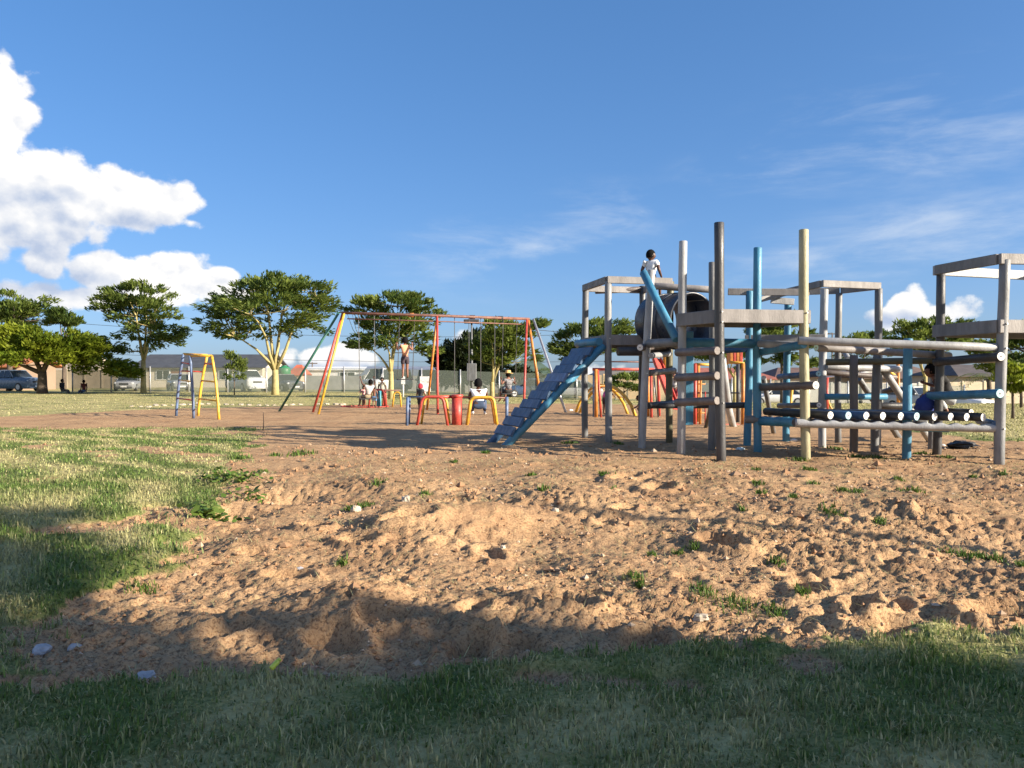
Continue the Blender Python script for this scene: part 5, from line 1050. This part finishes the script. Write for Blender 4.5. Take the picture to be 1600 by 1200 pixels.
def person(label, loc, heading, H, pose, top, bottom, skin='dark', hair='short', sleeve=.55, leg=.45, headk=1.0, hat=None, turn=0.0, wide=1.0, shoes=None, group=None, noshirt=False, tilt=0.0):
    root = empty('person', loc, heading, label, 'person', group)
    if tilt: root.rotation_euler = (tilt, 0, heading)
    J = {k: Vector((v[0] * wide, v[1], v[2])) * H for k, v in pose.items()}; sk = SKIN[skin]; w = wide
    names = ['pel', 'wai', 'che', 'nec', 'shL', 'elL', 'haL', 'shR', 'elR', 'haR', 'hiL', 'knL', 'anL', 'toL', 'hiR', 'knR', 'anR', 'toR']
    rad = dict(pel=.078 * w, wai=.066 * w, che=.080 * w, nec=.030, shL=.040, elL=.027, haL=.018, shR=.040, elR=.027, haR=.018, hiL=.056 * w, knL=.037, anL=.023, toL=.020, hiR=.056 * w, knR=.037, anR=.023, toR=.020)
    hb = J['nec'].lerp(J['hea'], .55)
    V = [(J[n], rad[n] * H) for n in names] + [(hb, .03 * H)]; ix = {n: i for i, n in enumerate(names)}
    E = [('pel', 'wai'), ('wai', 'che'), ('che', 'nec')] + [(a + s, b + s) if a != 'che' and a != 'pel' else (a, b + s) for s in 'LR' for a, b in (('che', 'sh'), ('sh', 'el'), ('el', 'ha'), ('pel', 'hi'), ('hi', 'kn'), ('kn', 'an'), ('an', 'to'))]
    E = [(ix[a], ix[b]) for a, b in E] + [(ix['nec'], len(names))]
    body = skinmesh('body', V, E, [sk, M['eye'], M['pupil']], None)
    # head and hands joined to the same mesh
    mb = MB(); hr = .072 * H * headk; Rm = Matrix.Rotation(turn, 3, 'Z')
    def hf(q): k = 1 - .22 * max(0, -q.z) * (1 if q.y > -.3 else .6); return Vector((q.x * k * .80, q.y * (k if q.z < 0 else 1) * .96, q.z * 1.12))
    mb.ell(J['hea'], (hr, hr, hr), 18, 12, M=Rm, fn=hf)
    def hp(x, y, z): return J['hea'] + Rm @ (Vector((x, y, z)) * hr)
    mb.ell(hp(0, .93, -.12), (hr * .14, hr * .16, hr * .17), 8, 5, M=Rm); mb.ell(hp(0, .86, -.5), (hr * .26, hr * .09, hr * .08), 8, 4, M=Rm)
    for s in (-1, 1):
        mb.ell(hp(s * .80, -.05, -.05), (hr * .10, hr * .20, hr * .28), 8, 5, M=Rm); mb.ell(hp(s * .30, .80, .06), (hr * .13, hr * .09, hr * .09), 8, 5, mi=1, M=Rm); mb.ell(hp(s * .30, .87, .06), (hr * .06, hr * .04, hr * .06), 6, 4, mi=2, M=Rm)
        hd = J['haL' if s < 0 else 'haR']; el_ = J['elL' if s < 0 else 'elR']; dv = (hd - el_).normalized(); sd = dv.cross(Vector((0, 1, .3))).normalized(); nn = dv.cross(sd); k = H * .9
        mb.ell(hd + dv * .025 * k, (.022 * k, .012 * k, .03 * k), 8, 6, M=Matrix((sd, nn, dv)).transposed())
        for fi, (o_, L_) in enumerate(((-.015, .030), (-.005, .036), (.005, .034), (.015, .026))):
            b0 = hd + dv * .045 * k + sd * o_ * k; mb.tube([b0, b0 + dv * L_ * .55 * k + nn * .004 * k, b0 + dv * L_ * .85 * k + nn * .016 * k], [.0062 * k, .0055 * k, .004 * k], 5)
        b0 = hd + dv * .015 * k + sd * .02 * k * -s; mb.tube([b0, b0 + (dv * .6 - sd * s) * .018 * k, b0 + (dv - sd * s * .6) * .032 * k + nn * .006 * k], [.0075 * k, .0065 * k, .005 * k], 5)
    hm = mb.mesh('h', [sk, M['eye'], M['pupil']]); bm = bmesh.new(); bm.from_mesh(body); bm.from_mesh(hm); bm.to_mesh(body); bm.free(); bpy.data.meshes.remove(hm)
    link(bpy.data.objects.new('body', body), root)
    def garment(name, joints, edges, grow, m):
        vs = [(p, r * H + grow * H) for p, r in joints]; me = skinmesh(name, vs, edges, [m], None); link(bpy.data.objects.new(name, me), root)
    if not noshirt:
        pw = J['pel'].lerp(J['wai'], .15)
        jo = [(J['che'], rad['che']), (J['wai'], rad['wai']), (pw, rad['pel']), (J['che'].lerp(J['nec'], .55), .052)]; ed = [(0, 1), (1, 2), (0, 3)]
        for s in 'LR':
            jo += [(J['sh' + s], .044), (J['sh' + s].lerp(J['el' + s], sleeve), .038)]; n = len(jo); ed += [(0, n - 2), (n - 2, n - 1)]
        garment('top', jo, ed, .010, top)
    jo = [(J['pel'], rad['pel']), (J['pel'].lerp(J['wai'], .55), rad['wai'])]; ed = [(0, 1)]
    for s in 'LR':
        jo += [(J['hi' + s], rad['hiL'])]; ed += [(0, len(jo) - 1)]
        if leg > .9: jo += [(J['kn' + s], .04), (J['kn' + s].lerp(J['an' + s], .9), .030)]; ed += [(len(jo) - 3, len(jo) - 2), (len(jo) - 2, len(jo) - 1)]
        else: jo += [(J['hi' + s].lerp(J['kn' + s], leg + .25), .048)]; ed += [(len(jo) - 2, len(jo) - 1)]
    garment('trousers' if leg > .9 else 'shorts', jo, ed, .008, bottom)
    if shoes:
        for s in 'LR': mb = MB(); a = J['an' + s]; b = J['to' + s]; mb.loft([[a.lerp(b, t) + Vector((math.cos(q) * wd, 0, math.sin(q) * ht * .8 - .004)) * H for q in [i * .7854 for i in range(8)]] for (t, wd, ht) in ((-.3, .02, .025), (.1, .027, .034), (.6, .029, .026), (1.15, .024, .018))]); mb.build('shoe', shoes, root)
    def cap(r, low, m, name, zs=1.0):
        mb = MB(); mb.ell(J['hea'] + Rm @ (Vector((0, -.10, .10)) * hr), (hr * .86 * r, hr * .98 * r, hr * 1.13 * r * zs), 18, 12, M=Rm)
        keep = [i for i, v in enumerate(mb.v) if True]; nf = []
        for f in mb.f:
            c = sum((Vector(mb.v[i]) for i in f), Vector()) / len(f); q = Rm.inverted() @ (c - J['hea']) / hr
            nf.append(q.z > low - .55 * min(0, q.y + .1) * 0 - (.75 if q.y < .15 else 0) and not (q.y > .62 and q.z < .45))
        mb.f = [f for f, k in zip(mb.f, nf) if k]; mb.mi = [0] * len(mb.f); mb.sm = [True] * len(mb.f); mb.build(name, m, root)
    if hair == 'short': cap(1.06, .32, M['hair'], 'hair')
    elif hair == 'full': cap(1.30, .15, M['hair'], 'hair')
    elif hair == 'beanie': cap(1.16, .25, top if hat is None else hat, 'cap')
    elif hair == 'hat':
        mb = MB(); c = J['hea'] + Vector((0, 0, hr * .55)); rg = []
        for (r_, z_) in ((1.75, -.12), (1.8, -.05), (1.0, .02), (.98, .5), (.85, .85), (.4, .98), (.02, 1.0)): rg.append([c + Vector((math.cos(a) * r_, math.sin(a) * r_, z_ + .1 * math.sin(2 * a) * (r_ > 1.2))) * hr for a in [i * 6.2832 / 20 for i in range(20)]])
        mb.loft(rg); mb.build('hat', hat, root); cap(1.05, .1, M['hair'], 'hair')
    return root
C = lambda n, c, v=.12, sc=14: mat(n, c, .85, v, sc, .2, 60)
# boy perched on the top board of the ramp tower
px, d = 1019, 14.86; seat = 2.99
person('boy in a white T-shirt sitting high on the top board, seen from behind', (PX(px, d), d + .16, seat - .50 * 1.12 + .075 * 1.12), R(-28), 1.12, dict(SIT, elR=(.16, -.05, .66), haR=(.17, .06, .55), elL=(-.15, -.04, .66), haL=(-.15, .07, .54)), C('white_tshirt', (.72, .73, .75)), C('navy_shorts', (.012, .015, .04)), 'dark', 'short', .6, .4, 1.12, turn=R(-50))
sw = s2; person('girl in a peach top standing on a swing, seen from behind', (s2[0].x, s2[0].y, s2[0].z + .01), s2[1], 1.44, dict(STAND, elL=(-.19, .03, .70), haL=(-.19, .05, .84), elR=(.19, .03, .70), haR=(.19, .05, .84), knL=(-.045, .03, .27), knR=(.05, .0, .27)), C('peach_top', (.72, .36, .20)), C('charcoal_shorts', (.05, .035, .045)), 'mid', 'full', .12, .45)
person('adult in a white vest and jeans squatting behind the red drum', (PX(748, 25.4), 25.4, .0), R(8), 1.72, SQUAT, C('white_vest', (.74, .74, .75)), C('blue_jeans', (.045, .075, .14)), 'dark', 'full', .05, 1.0, wide=1.25, shoes=M['white'])
person('person in a straw hat and black-and-white patterned top on a swing', (s5[0].x, s5[0].y, s5[0].z - .46 * 1.5), s5[1] + R(10), 1.5, dict(SIT, elL=(-.2, -.02, .68), haL=(-.19, .02, .80), elR=(.2, -.02, .68), haR=(.19, .02, .80)), mat('spotted_cloth', (.16, .16, .17), .85, .98, 22), C('black_shorts', (.02, .02, .02)), 'mid', 'hat', .5, .5, hat=C('straw', (.62, .42, .16)))
person('small child in a red cap and dark T-shirt behind the pipe seats', (PX(657, 26), 26, .0), R(-25), .98, dict(STAND, elR=(.16, .05, .66), haR=(.12, .14, .60)), C('dark_tshirt', (.03, .03, .035)), C('black_bottoms', (.02, .02, .025)), 'mid', 'beanie', .5, .6, 1.15, hat=C('red_cap', (.55, .03, .05)))
person('child in a grey T-shirt leaning back with both arms up on a swing', (s1[0].x, s1[0].y, s1[0].z - .46 * 1.25), s1[1] + R(25), 1.25, dict(SIT, che=(0, -.07, .72), nec=(0, -.10, .80), hea=(0, -.12, .89), shL=(-.10, -.08, .78), shR=(.10, -.08, .78), elL=(-.2, -.03, .85), haL=(-.22, .02, 1.0), elR=(.2, -.03, .85), haR=(.21, .02, 1.0)), C('grey_tshirt', (.42, .40, .40)), C('khaki_shorts', (.25, .2, .13)), 'dark', 'short', .5, .5)
person('toddler in white and red standing left of the far roundabout', (PX(568.5, 31.5), 31.5, .0), R(200), .86, dict(STAND, elR=(.17, .06, .68), haR=(.22, .12, .72)), C('white_red_top', (.60, .30, .28), .6, 10), C('grey_shorts', (.4, .38, .38)), 'mid', 'short', .5, .5, 1.15)
person('shirtless boy in light blue shorts by the teal drum', (PX(585, 31.2), 31.2, .0), R(0), .86, STAND, C('x_skin', (.1, .05, .03)), C('light_blue_shorts', (.20, .36, .60)), 'mid', 'short', .5, .55, 1.12, noshirt=True)
person('tall youngster in a khaki shirt behind the far roundabout', (PX(597, 32.8), 32.8, .0), R(170), 1.2, STAND, C('khaki_shirt', (.40, .37, .30)), C('dark_red_shorts', (.09, .015, .02)), 'dark', 'short', .55, .5)
person('person sitting on the ground by the fence near the broad tree', (PX(131, 58), 58, -.62), R(60), 1.6, SIT, C('maroon_shirt', (.10, .02, .02)), C('blue_trousers', (.05, .10, .22)), 'dark', 'short', .5, 1.0)
person('person in dark clothes sitting close to the broad tree trunk', (PX(97, 58.5), 58.5, -.62), R(-90), 1.65, SIT, C('navy_jacket', (.02, .022, .04)), C('grey_trousers', (.12, .12, .12)), 'dark', 'short', .9, 1.0)
person('child in a pink top playing under the overhead red bar', (PX(945, 25.6), 25.6, .0), R(-60), 1.0, dict(STAND, che=(0, .10, .70), nec=(0, .15, .77), hea=(0, .20, .84), shL=(-.1, .10, .75), shR=(.1, .10, .75), elL=(-.13, .22, .66), haL=(-.12, .3, .60), elR=(.13, .22, .66), haR=(.12, .3, .60)), C('pink_top', (.65, .10, .30)), C('dark_tights', (.05, .02, .02)), 'mid', 'short', .5, .5, 1.1)
person('child crouching on the sand beside the red post', (PX(1003, 24.5), 24.5, 0.0), R(80), .98, SQUAT, C('black_tshirt', (.02, .02, .022)), C('red_shorts', (.18, .02, .03)), 'dark', 'short', .5, .5, 1.1)
person('person in a black-and-white top beyond the slide', (PX(1054, 30), 30, .0), R(150), 1.4, STAND, mat('blotched_cloth', (.3, .3, .3), .85, .95, 12), C('crimson_shorts', (.25, .02, .03)), 'mid', 'short', .5, .5)
person('youngster in a black top and grey trousers crouching on the log bridge', (PX(1478, 12.75), 12.75, .62), R(75), 1.30, dict(SQUAT, elR=(.15, .10, .36), haR=(.10, .22, .40), che=(0, .08, .40), nec=(0, .14, .47), hea=(0, .18, .55)), C('black_top', (.012, .012, .014)), C('pale_grey_trousers', (.42, .44, .45)), 'mid', 'short', .35, 1.0)
mb = MB(); mb.ell((0, 0, .13), (.17, .12, .16), 16, 10, fn=lambda q: q * (1 + .3 * mnoise.noise(q * 2.1) + .12 * mnoise.noise(q * 6))); o = mb.build('blue_bundle', C('blue_cloth', (.02, .04, .20))); o.location = (PX(1447, 12.7), 12.7, .66); tag(o, 'bundle of dark blue cloth lying on the log bridge', 'cloth')
